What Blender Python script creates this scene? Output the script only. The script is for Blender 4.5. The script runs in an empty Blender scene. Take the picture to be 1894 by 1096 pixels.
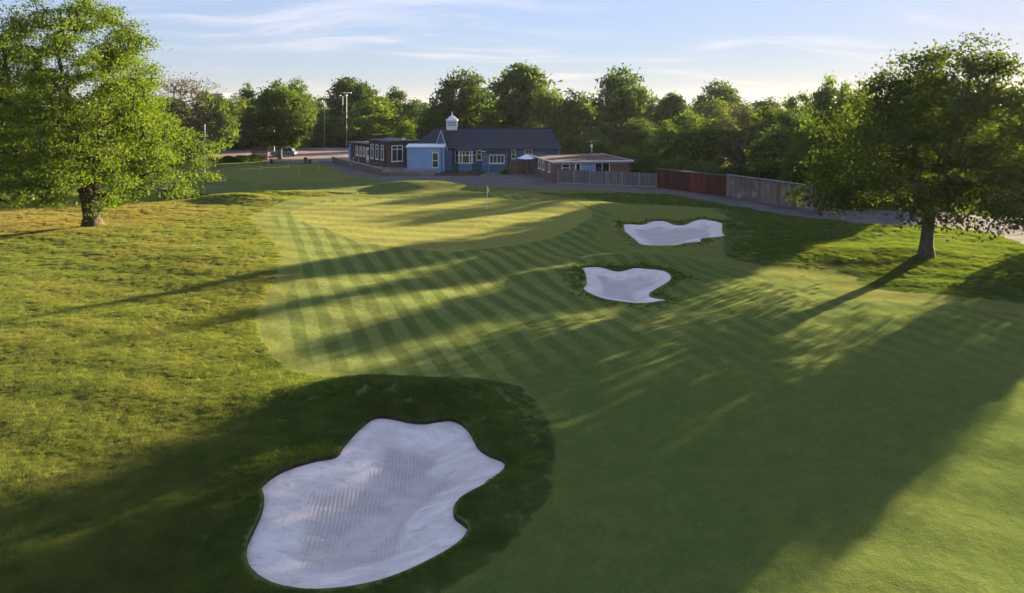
import bpy, math, random
import numpy as np
from mathutils import Vector, Matrix
import mathutils.geometry as mgeo

random.seed(3)
rng = np.random.default_rng(3)
sc = bpy.context.scene
col = sc.collection
R = math.radians

# ------------------------------------------------------------------ camera, light, exposure
CAM_H, FPX, PITCH, CX, CY = 9.3, 1315.0, 0.0, 947.0, 195.0     # level camera with a lens shift, so verticals stay upright
cam_d = bpy.data.cameras.new('camera')
cam_d.sensor_width = 36.0
cam_d.lens = 36.0 * FPX / 1894.0
cam_d.shift_y = -(548.0 - CY) / 1894.0
cam_d.clip_end = 6000
cam = bpy.data.objects.new('camera', cam_d)
col.objects.link(cam)
cam.location = (0, 0, CAM_H)
cam.rotation_euler = (R(90) - PITCH, 0, 0)
sc.camera = cam

SUN_EL, SUN_AZ = R(9.3), R(48.0)          # azimuth from +Y towards +X
sun_d = bpy.data.lights.new('sun', 'SUN')
sun_d.energy = 4.8
sun_d.angle = R(0.5)
sun_d.color = (1.0, 0.80, 0.52)
sun = bpy.data.objects.new('sun', sun_d)
col.objects.link(sun)
sdir = Vector((math.sin(SUN_AZ) * math.cos(SUN_EL), math.cos(SUN_AZ) * math.cos(SUN_EL), math.sin(SUN_EL)))
sun.rotation_euler = (-sdir).to_track_quat('-Z', 'Y').to_euler()
sun.location = (60, 60, 40)

sc.view_settings.view_transform = 'Standard'
sc.view_settings.look = 'None'
sc.view_settings.gamma = 1.0
sc.view_settings.use_curve_mapping = False
sc.view_settings.exposure = 2.62
SKY_STRENGTH = 0.092

world = bpy.data.worlds.new('World')
sc.world = world
world.use_nodes = True
wt = world.node_tree
wt.nodes.clear()


class NT:
    """small helper for building node trees"""
    def __init__(s, tree):
        s.t = tree

    def n(s, kind, **kw):
        nd = s.t.nodes.new(kind)
        for k, v in kw.items():
            if k.startswith('_'):
                nd.inputs[k[1:]].default_value = v
            else:
                setattr(nd, k, v)
        return nd

    def l(s, a, b):
        s.t.links.new(a, b)

    def math(s, op, a, b=None, clamp=False):
        nd = s.t.nodes.new('ShaderNodeMath')
        nd.operation = op
        nd.use_clamp = clamp
        for i, v in enumerate((a, b)):
            if v is None:
                continue
            if isinstance(v, (int, float)):
                nd.inputs[i].default_value = v
            else:
                s.l(v, nd.inputs[i])
        return nd.outputs[0]

    def mix(s, f, a, b, blend='MIX'):
        nd = s.t.nodes.new('ShaderNodeMix')
        nd.data_type = 'RGBA'
        nd.blend_type = blend
        for i, v in ((0, f), (6, a), (7, b)):
            if isinstance(v, (int, float)):
                nd.inputs[i].default_value = v
            elif isinstance(v, tuple):
                nd.inputs[i].default_value = (*v[:3], 1)
            else:
                s.l(v, nd.inputs[i])
        return nd.outputs[2]

    def ramp(s, f, lo, hi):
        nd = s.t.nodes.new('ShaderNodeMapRange')
        nd.interpolation_type = 'SMOOTHSTEP'
        nd.inputs[1].default_value = lo
        nd.inputs[2].default_value = hi
        s.l(f, nd.inputs[0])
        return nd.outputs[0]

    def noise(s, vec, scale, detail=3, rough=0.55, dist=0.0):
        nd = s.t.nodes.new('ShaderNodeTexNoise')
        nd.inputs['Scale'].default_value = scale
        nd.inputs['Detail'].default_value = detail
        nd.inputs['Roughness'].default_value = rough
        nd.inputs['Distortion'].default_value = dist
        s.l(vec, nd.inputs['Vector'])
        return nd.outputs[0]

    def scaled(s, vec, sx, sy, sz, rot=0.0):
        nd = s.t.nodes.new('ShaderNodeMapping')
        nd.inputs['Scale'].default_value = (sx, sy, sz)
        nd.inputs['Rotation'].default_value = (0, 0, rot)
        s.l(vec, nd.inputs['Vector'])
        return nd.outputs[0]


# sky with thin cirrus
w = NT(wt)
sky = w.n('ShaderNodeTexSky', sky_type='NISHITA', sun_disc=False, sun_elevation=SUN_EL, sun_rotation=SUN_AZ,
          altitude=50, air_density=0.8, dust_density=0.15, ozone_density=3.0)
tc = w.n('ShaderNodeTexCoord')
sep = w.n('ShaderNodeSeparateXYZ')
w.l(tc.outputs['Generated'], sep.inputs[0])
zz = w.math('ADD', w.math('MAXIMUM', sep.outputs[2], 0.0), 0.13)
comb = w.n('ShaderNodeCombineXYZ')
w.l(w.math('DIVIDE', sep.outputs[0], zz), comb.inputs[0])
w.l(w.math('DIVIDE', sep.outputs[1], zz), comb.inputs[1])
warp = w.n('ShaderNodeTexNoise')
warp.inputs['Scale'].default_value = 0.8
w.l(comb.outputs[0], warp.inputs['Vector'])
vadd0 = w.n('ShaderNodeVectorMath', operation='ADD')
vadd0.inputs[1].default_value = (11.3, 9.9, 0)
vadd = w.n('ShaderNodeVectorMath', operation='ADD')
w.l(comb.outputs[0], vadd0.inputs[0])
w.l(vadd0.outputs[0], vadd.inputs[0])
w.l(warp.outputs['Color'], vadd.inputs[1])
cm = w.scaled(vadd.outputs[0], 0.55, 2.0, 1.0, R(-16))
cn = w.noise(cm, 1.5, 6, 0.6)
patch = w.noise(w.scaled(vadd.outputs[0], 0.7, 1.0, 1.0), 0.75, 2)
cf = w.math('MULTIPLY', w.math('MULTIPLY', w.ramp(cn, 0.44, 0.72), w.ramp(patch, 0.42, 0.64)), 0.9)
cf = w.math('MULTIPLY', cf, w.ramp(sep.outputs[2], 0.0, 0.035))
skyc = sky.outputs[0]
# tone curve compressing the sky's brightest part in every direction, then an even lavender mix
bwn = w.n('ShaderNodeRGBToBW')
w.l(skyc, bwn.inputs[0])
gain = w.math('DIVIDE', 1.0, w.math('ADD', w.math('DIVIDE', bwn.outputs[0], 2.0), 1.0))
gc = w.n('ShaderNodeCombineColor')
for i_, tint_ in enumerate((1.12, .98, 1.05)):
    w.l(w.math('MULTIPLY', gain, tint_), gc.inputs[i_])
skyc = w.mix(1.0, skyc, gc.outputs[0], 'MULTIPLY')
skyc = w.mix(.48, skyc, (1.0, 1.0, 1.22))
cloud = w.mix(1.0, w.mix(1.0, skyc, (1.1, .98, .9), 'MULTIPLY'), (.46, .38, .32), 'ADD')
skyc = w.mix(cf, skyc, cloud)
bg = w.n('ShaderNodeBackground')
bg.inputs['Strength'].default_value = SKY_STRENGTH
w.l(skyc, bg.inputs['Color'])
wo = w.n('ShaderNodeOutputWorld')
w.l(bg.outputs[0], wo.inputs['Surface'])


# ------------------------------------------------------------------ ground geometry
def W(px, py, z=0.0):
    """ground point (metres) that the photograph shows at full-size pixel px, py"""
    u, v = px - CX, py - CY
    cy, sy = math.cos(PITCH), math.sin(PITCH)
    y, zz_ = FPX * cy - v * sy, -(FPX * sy + v * cy)
    s = (z - CAM_H) / zz_
    return (u * s, y * s)


def smooth_poly(pts, n=6):
    p = np.array(pts, float)
    out = []
    N = len(p)
    for i in range(N):
        a, b, c, d = p[i - 1], p[i], p[(i + 1) % N], p[(i + 2) % N]
        for k in range(n):
            t = k / n
            out.append(0.5 * ((2 * b) + (c - a) * t + (2 * a - 5 * b + 4 * c - d) * t * t + (3 * b - a - 3 * c + d) * t ** 3))
    return np.array(out)


def PW(pts, n=6, smooth=True):
    q = [W(*p) for p in pts]
    return smooth_poly(q, n) if smooth else np.array(q)


def inside(poly, x, y):
    res = np.zeros(x.shape, bool)
    px, py = poly[:, 0], poly[:, 1]
    j = len(poly) - 1
    bb = (x >= px.min()) & (x <= px.max()) & (y >= py.min()) & (y <= py.max())
    xs, ys = x[bb], y[bb]
    r = np.zeros(xs.shape, bool)
    for i in range(len(poly)):
        c = ((py[i] > ys) != (py[j] > ys)) & (xs < (px[j] - px[i]) * (ys - py[i]) / (py[j] - py[i] + 1e-12) + px[i])
        r ^= c
        j = i
    res[bb] = r
    return res


def seg_dist(poly, x, y):
    """distance to a closed outline"""
    d = np.full(x.shape, 1e9)
    for i in range(len(poly)):
        a, b = poly[i - 1], poly[i]
        ab = b - a
        L = ab @ ab + 1e-12
        t = np.clip(((x - a[0]) * ab[0] + (y - a[1]) * ab[1]) / L, 0, 1)
        d = np.minimum(d, np.hypot(x - a[0] - t * ab[0], y - a[1] - t * ab[1]))
    return d


def Z(pts, ox, oy, k):
    return [(ox + a / k, oy + b / k) for a, b in pts]


B1 = Z([(135, 490), (215, 435), (330, 385), (450, 340), (560, 310), (600, 260), (650, 205), (700, 155), (760, 110), (820, 98),
        (900, 105), (980, 118), (1060, 122), (1140, 112), (1210, 108), (1270, 130), (1310, 170), (1335, 220), (1370, 290),
        (1430, 335), (1500, 365), (1528, 390), (1510, 430), (1450, 475), (1390, 515), (1320, 550), (1260, 590), (1228, 635),
        (1235, 680), (1275, 715), (1310, 750), (1295, 795), (1250, 845), (1170, 900), (1080, 945), (980, 985), (860, 1020),
        (720, 1042), (560, 1052), (400, 1050), (270, 1030), (180, 1000), (110, 955), (65, 905), (50, 850), (55, 785), (85, 720),
        (115, 660), (140, 600), (150, 550), (140, 515)], 440, 740, 3.0788)
B2 = Z([(365, 590), (400, 572), (450, 567), (520, 570), (580, 585), (640, 598), (700, 597), (760, 582), (800, 567), (850, 563),
        (930, 572), (1010, 590), (1080, 615), (1130, 645), (1143, 675), (1110, 700), (1040, 725), (975, 750), (950, 772),
        (965, 790), (1020, 802), (1080, 808), (1110, 813), (1080, 823), (1000, 835), (900, 843), (820, 843), (720, 832),
        (600, 818), (500, 800), (420, 775), (372, 745), (385, 725), (403, 700), (395, 660), (375, 620)], 1000, 380, 4.735)
B3 = Z([(728, 205), (745, 185), (790, 165), (850, 163), (910, 155), (950, 135), (1030, 127), (1100, 132), (1150, 148),
        (1220, 160), (1280, 155), (1330, 138), (1380, 125), (1430, 124), (1500, 140), (1560, 160), (1588, 175), (1588, 215),
        (1600, 240), (1618, 255), (1560, 265), (1480, 280), (1410, 295), (1400, 310), (1420, 322), (1350, 332), (1260, 345),
        (1180, 357), (1080, 360), (980, 357), (900, 350), (860, 335), (820, 300), (780, 265), (740, 240)], 1000, 380, 4.735)
bunk = [PW(B1, 3), PW(B2, 3), PW(B3, 3)]
green = PW([(540, 388), (600, 374), (720, 366), (860, 365), (960, 370), (1040, 378), (1095, 392), (1070, 420), (1000, 445),
            (880, 460), (790, 463), (700, 455), (640, 441), (590, 421), (550, 405)], 6)
fair_o = PW([(462, 402), (480, 425), (508, 460), (514, 500), (483, 555), (470, 600), (488, 640), (535, 678), (600, 695),
             (700, 703), (850, 706), (960, 728), (1012, 800), (1015, 885), (985, 965), (900, 1045), (800, 1120), (830, 1230), (1500, 1260), (2400, 1150), (2300, 620), (1900, 560), (1640, 535),
             (1560, 500), (1440, 492), (1350, 475), (1340, 440), (1330, 396), (1180, 380), (1060, 366), (960, 359), (880, 358),
             (700, 358), (600, 363), (530, 374), (480, 390)], 6)
fair_i = PW([(500, 402), (520, 425), (548, 460), (552, 500), (524, 555), (516, 600), (540, 640), (590, 672), (700, 692),
             (860, 696), (985, 716), (1040, 795), (1045, 890), (1012, 978), (930, 1060), (850, 1130), (890, 1215), (1500, 1240), (2300, 1120), (2200, 640), (1820, 575), (1600, 550),
             (1500, 515), (1400, 505), (1290, 480), (1160, 466), (1100, 440), (1130, 400), (1090, 381), (1000, 368), (900, 362),
             (700, 363), (620, 368), (570, 377), (525, 390)], 6)
practice = PW([(395, 318), (440, 305), (540, 302), (640, 306), (690, 318), (640, 331), (540, 336), (440, 333)], 5)
path_poly = PW([(585, 298), (612, 308), (640, 320), (680, 331), (740, 337), (870, 344), (1000, 348), (1100, 351), (1210, 358),
                (1300, 371), (1400, 388), (1500, 403), (1600, 414), (1750, 420), (1840, 430), (1894, 452), (2100, 520),
                (2300, 470), (1894, 400), (1700, 391), (1560, 388), (1515, 385), (1400, 363), (1340, 355), (1213, 340),
                (1028, 331), (1000, 318), (900, 316), (760, 316), (700, 320), (640, 305), (605, 296)], 3, False)
carpark = np.array([(-64, 119), (-42, 119), (-36.5, 116.5), (-31.5, 116.5), (-27, 124), (-27, 170), (-78, 172)], float)
flower_bed = np.array([(-10.4, 94.4), (-4.3, 94.6), (-4.4, 98.6), (-9.6, 99.2)], float)

MOUNDS = []


def mound(px, py, rx, ry, h, rot=0.0):
    x, y = W(px, py)
    MOUNDS.append((x, y, rx, ry, h, rot))


mound(722, 350, 3.0, 2.6, .55)
mound(806, 349, 4.6, 2.6, .85)
mound(760, 353, 3.0, 2.5, .35)
mound(440, 372, 4.2, 2.2, .75)
mound(580, 358, 6.0, 2.5, .35)
mound(800, 732, 4.2, 1.3, .42)
mound(600, 735, 3.0, 1.2, .20)
mound(935, 800, 1.4, 1.8, .25)
mound(470, 850, 1.6, 1.8, .18)
mound(1030, 512, 2.4, 2.0, .42)
mound(1160, 484, 4.2, 1.5, .45)
mound(1250, 515, 1.5, 2.5, .30)
mound(1250, 392, 6.5, 2.0, .50)
mound(1125, 420, 2.2, 2.5, .45)
mound(1370, 420, 2.0, 2.8, .40)
mound(1712, 470, 6.0, 4.0, .28)
mound(430, 470, 5.0, 6.0, .30)
mound(300, 430, 6.0, 5.0, .22)
mound(1560, 470, 6.0, 3.0, .25)
mound(960, 360, 4.0, 2.5, .40)
mound(1050, 380, 5.0, 3.0, .35)


def H(x, y):
    x = np.asarray(x, float)
    y = np.asarray(y, float)
    far = np.clip((86 - y) / 14, 0, 1)
    z = (.10 * np.sin(x * .31 + 1.3 + .2 * y) * np.sin(y * .27 + .4) + .06 * np.sin(x * .71 - .43 * y + 2.0)
         + .035 * np.sin(x * 1.3 + y * .9) * np.sin(y * 1.6 - .5 * x)) * far
    for mx, my, rx, ry, h, rot in MOUNDS:
        d2 = ((x - mx) / rx) ** 2 + ((y - my) / ry) ** 2
        z = z + h * np.exp(-d2 * 1.3)
    return z


def H1(x, y):
    return float(H(np.array([x]), np.array([y]))[0])


def normals_of(x, y, hf, e=.08):
    nx = -(hf(x + e, y) - hf(x - e, y)) / (2 * e)
    ny = -(hf(x, y + e) - hf(x, y - e)) / (2 * e)
    n = np.stack([nx, ny, np.ones_like(nx)], 1)
    return n / np.linalg.norm(n, axis=1)[:, None]


# ------------------------------------------------------------------ object helpers
def tag(o, label=None, cat=None, group=None, kind=None):
    if label:
        o['label'] = label
    if cat:
        o['category'] = cat
    if group:
        o['group'] = group
    if kind:
        o['kind'] = kind
    return o


def fast_mesh(name, verts, tris, mat=None, smooth=False, face_attr=None):
    me = bpy.data.meshes.new(name)
    verts = np.asarray(verts, np.float32)
    tris = np.asarray(tris, np.int32)
    k = tris.shape[1]
    me.vertices.add(len(verts))
    me.vertices.foreach_set('co', verts.ravel())
    me.loops.add(tris.size)
    me.loops.foreach_set('vertex_index', tris.ravel())
    me.polygons.add(len(tris))
    me.polygons.foreach_set('loop_start', np.arange(0, tris.size, k, dtype=np.int32))
    me.polygons.foreach_set('loop_total', np.full(len(tris), k, np.int32))
    me.update(calc_edges=True)
    me.validate()
    if face_attr is not None:
        a = me.attributes.new('tone', 'FLOAT', 'FACE')
        a.data.foreach_set('value', np.asarray(face_attr, np.float32))
    if smooth:
        me.polygons.foreach_set('use_smooth', np.ones(len(tris), bool))
    if mat:
        me.materials.append(mat)
    return me


def link(name, me, parent=None, loc=None):
    o = bpy.data.objects.new(name, me)
    col.objects.link(o)
    if parent is not None:
        o.parent = parent
    if loc is not None:
        o.location = loc
    return o


def empty(name, loc=(0, 0, 0), rz=0.0):
    o = bpy.data.objects.new(name, None)
    o.empty_display_size = .3
    col.objects.link(o)
    o.location = loc
    o.rotation_euler = (0, 0, rz)
    return o


def copy_tree(o, parent=None):
    c = o.copy()
    col.objects.link(c)
    if parent is not None:
        c.parent = parent
    for ch in list(o.children):
        copy_tree(ch, c)
    return c


class MB:
    """collects solids, then links them as one mesh object"""
    def __init__(s, M=None):
        s.v, s.f, s.M = [], [], M or Matrix.Identity(4)

    def add(s, vs, fs):
        b = len(s.v)
        s.v += [tuple(s.M @ Vector(p)) for p in vs]
        s.f += [tuple(b + i for i in f) for f in fs]
        return s

    def box(s, x0, x1, y0, y1, z0, z1):
        vs = [(x, y, z) for z in (z0, z1) for y in (y0, y1) for x in (x0, x1)]
        return s.add(vs, [(0, 2, 3, 1), (4, 5, 7, 6), (0, 1, 5, 4), (2, 6, 7, 3), (0, 4, 6, 2), (1, 3, 7, 5)])

    def prism(s, poly, z0, z1):
        n = len(poly)
        vs = [(p[0], p[1], z0) for p in poly] + [(p[0], p[1], z1) for p in poly]
        fs = [tuple(range(n - 1, -1, -1)), tuple(range(n, 2 * n))]
        fs += [(i, (i + 1) % n, n + (i + 1) % n, n + i) for i in range(n)]
        return s.add(vs, fs)

    def extrude(s, prof, y0, y1):
        """profile in xz extruded along y"""
        n = len(prof)
        vs = [(p[0], y0, p[1]) for p in prof] + [(p[0], y1, p[1]) for p in prof]
        fs = [tuple(range(n)), tuple(range(2 * n - 1, n - 1, -1))]
        fs += [((i + 1) % n, i, n + i, n + (i + 1) % n) for i in range(n)]
        return s.add(vs, fs)

    def tube(s, a, b, r0, r1=None, n=8):
        r1 = r0 if r1 is None else r1
        a, b = Vector(a), Vector(b)
        d = (b - a).normalized()
        u = d.orthogonal().normalized()
        v_ = d.cross(u)
        vs = []
        for c, r in ((a, r0), (b, r1)):
            for i in range(n):
                t = 2 * math.pi * i / n
                vs.append(tuple(c + u * (r * math.cos(t)) + v_ * (r * math.sin(t))))
        fs = [(i, (i + 1) % n, n + (i + 1) % n, n + i) for i in range(n)]
        fs += [tuple(range(n - 1, -1, -1)), tuple(range(n, 2 * n))]
        return s.add(vs, fs)

    def lathe(s, prof, c=(0, 0, 0), n=12):
        vs, fs = [], []
        for r, z in prof:
            for i in range(n):
                t = 2 * math.pi * i / n
                vs.append((c[0] + r * math.cos(t), c[1] + r * math.sin(t), c[2] + z))
        for k in range(len(prof) - 1):
            for i in range(n):
                fs.append((k * n + i, k * n + (i + 1) % n, (k + 1) * n + (i + 1) % n, (k + 1) * n + i))
        fs.append(tuple(range(n - 1, -1, -1)))
        m = (len(prof) - 1) * n
        fs.append(tuple(range(m, m + n)))
        return s.add(vs, fs)

    def build(s, name, mat, parent=None, bevel=0.0, smooth=False):
        me = bpy.data.meshes.new(name)
        me.from_pydata(s.v, [], s.f)
        me.materials.append(mat)
        if smooth:
            for p in me.polygons:
                p.use_smooth = True
        o = link(name, me, parent)
        if bevel:
            m = o.modifiers.new('bevel', 'BEVEL')
            m.width = bevel
            m.segments = 1
        return o


# ------------------------------------------------------------------ materials
def new_mat(name):
    m = bpy.data.materials.new(name)
    m.use_nodes = True
    m.node_tree.nodes.clear()
    t = NT(m.node_tree)
    out = t.n('ShaderNodeOutputMaterial')
    return m, t, out


def plain(name, c, rough=.7, var=.15, scale=3.0, metal=0.0, bump=0.0, spec=.3, coord='Object'):
    m, t, out = new_mat(name)
    p = t.n('ShaderNodeBsdfPrincipled')
    p.inputs['Roughness'].default_value = rough
    p.inputs['Metallic'].default_value = metal
    p.inputs['Specular IOR Level'].default_value = spec
    tcn = t.n('ShaderNodeTexCoord')
    nz = t.noise(tcn.outputs[coord], scale, 4, .6)
    c2 = tuple(min(1, k * (1 + var)) for k in c)
    c1 = tuple(k * (1 - var) for k in c)
    t.l(t.mix(t.ramp(nz, .3, .7), c1, c2), p.inputs['Base Color'])
    if bump:
        b = t.n('ShaderNodeBump', _Strength=1.0, _Distance=bump)
        t.l(t.noise(tcn.outputs[coord], scale * 8, 3), b.inputs['Height'])
        t.l(b.outputs[0], p.inputs['Normal'])
    t.l(p.outputs[0], out.inputs[0])
    return m


STRIPE_DIR = (-.345, .938)


def turf(name, lo, hi, dry, dry_amt, bump_d, bump_s, stripes=0.0, patch_s=.18, period=1.15, fade=False):
    m, t, out = new_mat(name)
    g = t.n('ShaderNodeNewGeometry')
    pos = g.outputs['Position']
    big = t.noise(pos, patch_s, 4, .6)
    med = t.noise(pos, 1.3, 4, .6)
    fine = t.noise(pos, 11.0, 4, .7)
    c = t.mix(t.ramp(med, .3, .7), lo, hi)
    c = t.mix(t.math('MULTIPLY', t.ramp(big, .42, .72), dry_amt), c, dry)
    mot = t.noise(pos, 3.1, 4, .65, .6)
    k = t.math('ADD', t.math('ADD', t.math('MULTIPLY', fine, .7), .40), t.math('MULTIPLY', mot, .5))
    cc = t.n('ShaderNodeCombineColor')
    for i in range(3):
        t.l(k, cc.inputs[i])
    c = t.mix(1.0, c, cc.outputs[0], 'MULTIPLY')
    if stripes:
        dt = t.n('ShaderNodeVectorMath', operation='DOT_PRODUCT')
        wob = t.n('ShaderNodeVectorMath', operation='ADD')
        wn = t.n('ShaderNodeTexNoise')
        wn.inputs['Scale'].default_value = .35
        t.l(pos, wn.inputs['Vector'])
        ws = t.n('ShaderNodeVectorMath', operation='SCALE')
        ws.inputs['Scale'].default_value = .22
        t.l(wn.outputs['Color'], ws.inputs[0])
        t.l(pos, wob.inputs[0])
        t.l(ws.outputs[0], wob.inputs[1])
        t.l(wob.outputs[0], dt.inputs[0])
        dt.inputs[1].default_value = (STRIPE_DIR[1], -STRIPE_DIR[0], 0)
        sn = t.math('SINE', t.math('MULTIPLY', dt.outputs['Value'], 2 * math.pi / period))
        sq = t.ramp(sn, -.35, .35)
        amt = t.math('MULTIPLY', sq, t.math('ADD', t.math('MULTIPLY', t.noise(pos, .5, 3), .9), .5))
        light = t.mix(1.0, c, (1.0 + stripes, 1.0 + stripes * .85, 1.0 + stripes * 1.1), 'MULTIPLY')
        dark = t.mix(1.0, c, (1 - stripes * .42, 1 - stripes * .36, 1 - stripes * .45), 'MULTIPLY')
        cs = t.mix(amt, dark, light)
        if fade:                                # mowing stripes die out towards the open ground by the large bunker
            sp = t.n('ShaderNodeSeparateXYZ')
            t.l(pos, sp.inputs[0])
            wy = t.math('ADD', sp.outputs[1], t.math('MULTIPLY', t.math('SUBTRACT', big, .5), 5.0))
            fd = t.math('MAXIMUM', t.math('MULTIPLY', t.ramp(wy, 21.0, 33.0), t.math('SUBTRACT', 1.0, t.math('MULTIPLY', t.ramp(sp.outputs[0], 0.0, 12.0), .5))), t.math('MULTIPLY', t.ramp(t.math('MULTIPLY', sp.outputs[0], -1.0), -2.0, 2.0), t.ramp(sp.outputs[1], 19.0, 22.5)))
            c = t.mix(fd, t.mix(1.0, c, (.80, .86, .80), 'MULTIPLY'), cs)
        else:
            c = cs
    d = t.n('ShaderNodeBsdfDiffuse')
    t.l(c, d.inputs['Color'])
    sh = t.n('ShaderNodeBsdfSheen')
    sh.inputs['Roughness'].default_value = .5
    t.l(t.mix(.5, c, (.3, .32, .16)), sh.inputs['Color'])
    bn = t.n('ShaderNodeBump', _Strength=1.0, _Distance=bump_d)
    t.l(t.noise(pos, bump_s, 2, .6), bn.inputs['Height'])
    b2 = t.n('ShaderNodeBump', _Strength=.6, _Distance=.10)
    t.l(t.noise(pos, 2.2, 3, .55), b2.inputs['Height'])
    t.l(b2.outputs[0], bn.inputs['Normal'])
    t.l(bn.outputs[0], d.inputs['Normal'])
    mx = t.n('ShaderNodeMixShader')
    mx.inputs[0].default_value = .12
    t.l(d.outputs[0], mx.inputs[1])
    t.l(sh.outputs[0], mx.inputs[2])
    t.l(mx.outputs[0], out.inputs[0])
    return m


M_rough = turf('rough turf', (.085, .125, .036), (.14, .175, .048), (.24, .19, .075), .5, .03, 22)
M_fair = turf('fairway turf', (.122, .165, .042), (.150, .188, .048), (.19, .18, .055), .35, .03, 30, stripes=.33, fade=True)
M_collar = turf('mown edge turf', (.155, .182, .046), (.18, .20, .052), (.20, .19, .06), .35, .03, 30, stripes=.04)
M_green = turf('green turf', (.225, .238, .058), (.245, .252, .064), (.26, .24, .075), .35, .02, 40, stripes=.03, period=.9)
M_prac = turf('practice turf', (.145, .175, .045), (.17, .19, .05), (.2, .19, .06), .3, .02, 40)


def leaf_mat(name, lo, hi, trans=.45, tint=(1.15, 1.2, .5)):
    m, t, out = new_mat(name)
    a = t.n('ShaderNodeAttribute', attribute_name='tone')
    oi = t.n('ShaderNodeObjectInfo')
    c = t.mix(a.outputs['Fac'], lo, hi)
    k = t.math('ADD', t.math('MULTIPLY', oi.outputs['Random'], .5), .75)
    cc = t.n('ShaderNodeCombineColor')
    for i in range(3):
        t.l(k, cc.inputs[i])
    c = t.mix(1.0, c, cc.outputs[0], 'MULTIPLY')
    d = t.n('ShaderNodeBsdfDiffuse')
    t.l(c, d.inputs['Color'])
    tr = t.n('ShaderNodeBsdfTranslucent')
    t.l(t.mix(1.0, c, tint, 'MULTIPLY'), tr.inputs['Color'])
    mx = t.n('ShaderNodeMixShader')
    mx.inputs[0].default_value = trans
    t.l(d.outputs[0], mx.inputs[1])
    t.l(tr.outputs[0], mx.inputs[2])
    gl = t.n('ShaderNodeBsdfGlossy')
    gl.inputs['Roughness'].default_value = .45
    gl.inputs['Color'].default_value = (.6, .65, .6, 1)
    m2 = t.n('ShaderNodeMixShader')
    m2.inputs[0].default_value = .012
    t.l(mx.outputs[0], m2.inputs[1])
    t.l(gl.outputs[0], m2.inputs[2])
    t.l(m2.outputs[0], out.inputs[0])
    return m


L_bright = leaf_mat('bright leaves', (.062, .110, .014), (.135, .182, .024), .5)
L_mid = leaf_mat('mid green leaves', (.058, .10, .022), (.110, .160, .034), .5)
L_dark = leaf_mat('dark leaves', (.042, .074, .021), (.080, .122, .032), .45)
L_olive = leaf_mat('olive leaves', (.075, .11, .028), (.135, .172, .05), .5)
L_brown = leaf_mat('bare twig leaves', (.07, .056, .034), (.125, .10, .055), .3)
L_oak = leaf_mat('oak leaves', (.056, .086, .018), (.112, .15, .028), .52)


def bark_mat(name, a, b):
    m, t, out = new_mat(name)
    tcn = t.n('ShaderNodeTexCoord')
    v = t.scaled(tcn.outputs['Object'], 9, 9, 1.6)
    nz = t.noise(v, 1.5, 5, .65, .4)
    p = t.n('ShaderNodeBsdfPrincipled')
    p.inputs['Roughness'].default_value = .95
    p.inputs['Specular IOR Level'].default_value = .1
    t.l(t.mix(t.ramp(nz, .35, .65), a, b), p.inputs['Base Color'])
    bp = t.n('ShaderNodeBump', _Strength=1.0, _Distance=.06)
    t.l(nz, bp.inputs['Height'])
    t.l(bp.outputs[0], p.inputs['Normal'])
    t.l(p.outputs[0], out.inputs[0])
    return m


BARK = bark_mat('bark', (.035, .026, .018), (.11, .085, .06))
BARK_GREY = bark_mat('grey bark', (.06, .052, .042), (.15, .13, .105))


def sand_mat():
    m, t, out = new_mat('bunker sand')
    g = t.n('ShaderNodeNewGeometry')
    pos = g.outputs['Position']
    p = t.n('ShaderNodeBsdfPrincipled')
    p.inputs['Roughness'].default_value = .95
    p.inputs['Specular IOR Level'].default_value = .1
    st = t.noise(t.scaled(pos, 1.0, 2.2, 1.0, R(20)), 1.1, 5, .65, .5)
    fi = t.noise(pos, 30, 3, .6)
    # raked middle is a little darker and greyer than the smooth faces
    at = t.n('ShaderNodeAttribute', attribute_name='deep')
    ed = t.math('ADD', at.outputs['Fac'], t.math('MULTIPLY', t.math('SUBTRACT', t.noise(pos, .9, 4), .5), .9))
    rak = t.ramp(ed, .42, .80)
    c = t.mix(t.ramp(st, .34, .70), (.68, .62, .56), (.86, .80, .73))
    c = t.mix(t.math('MULTIPLY', rak, .55), c, (.55, .49, .44))
    c = t.mix(t.math('MULTIPLY', t.ramp(fi, .58, .75), .18), c, (.42, .36, .30))
    wv = t.n('ShaderNodeTexWave', wave_type='BANDS', bands_direction='X', wave_profile='SIN')
    wv.inputs['Scale'].default_value = 3.2
    wv.inputs['Distortion'].default_value = 2.6
    wv.inputs['Detail'].default_value = 3
    wv.inputs['Detail Scale'].default_value = .35
    t.l(t.scaled(pos, 1, 1, 1, R(-6)), wv.inputs['Vector'])
    rk = t.math('MULTIPLY', rak, t.ramp(t.noise(pos, .8, 3), .28, .56))
    # darker bands along the rake lines, scuffs on the faces
    c = t.mix(t.math('MULTIPLY', t.math('MULTIPLY', t.ramp(wv.outputs[1], .55, .95), rk), .27), c, (.36, .32, .29))
    scuff = t.ramp(t.noise(t.scaled(pos, 1.0, 1.6, 1.0, R(35)), 4.0, 4, .7, 1.0), .56, .72)
    c = t.mix(t.math('MULTIPLY', scuff, .28), c, (.44, .39, .35))
    t.l(c, p.inputs['Base Color'])
    h = t.math('ADD', t.math('MULTIPLY', t.math('MULTIPLY', wv.outputs[1], rk), .9), t.math('MULTIPLY', st, .7))
    h = t.math('SUBTRACT', h, t.math('MULTIPLY', scuff, .5))
    h = t.math('ADD', h, t.math('MULTIPLY', fi, .35))
    bp = t.n('ShaderNodeBump', _Strength=.9, _Distance=.032)
    t.l(h, bp.inputs['Height'])
    t.l(bp.outputs[0], p.inputs['Normal'])
    t.l(p.outputs[0], out.inputs[0])
    return m


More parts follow.
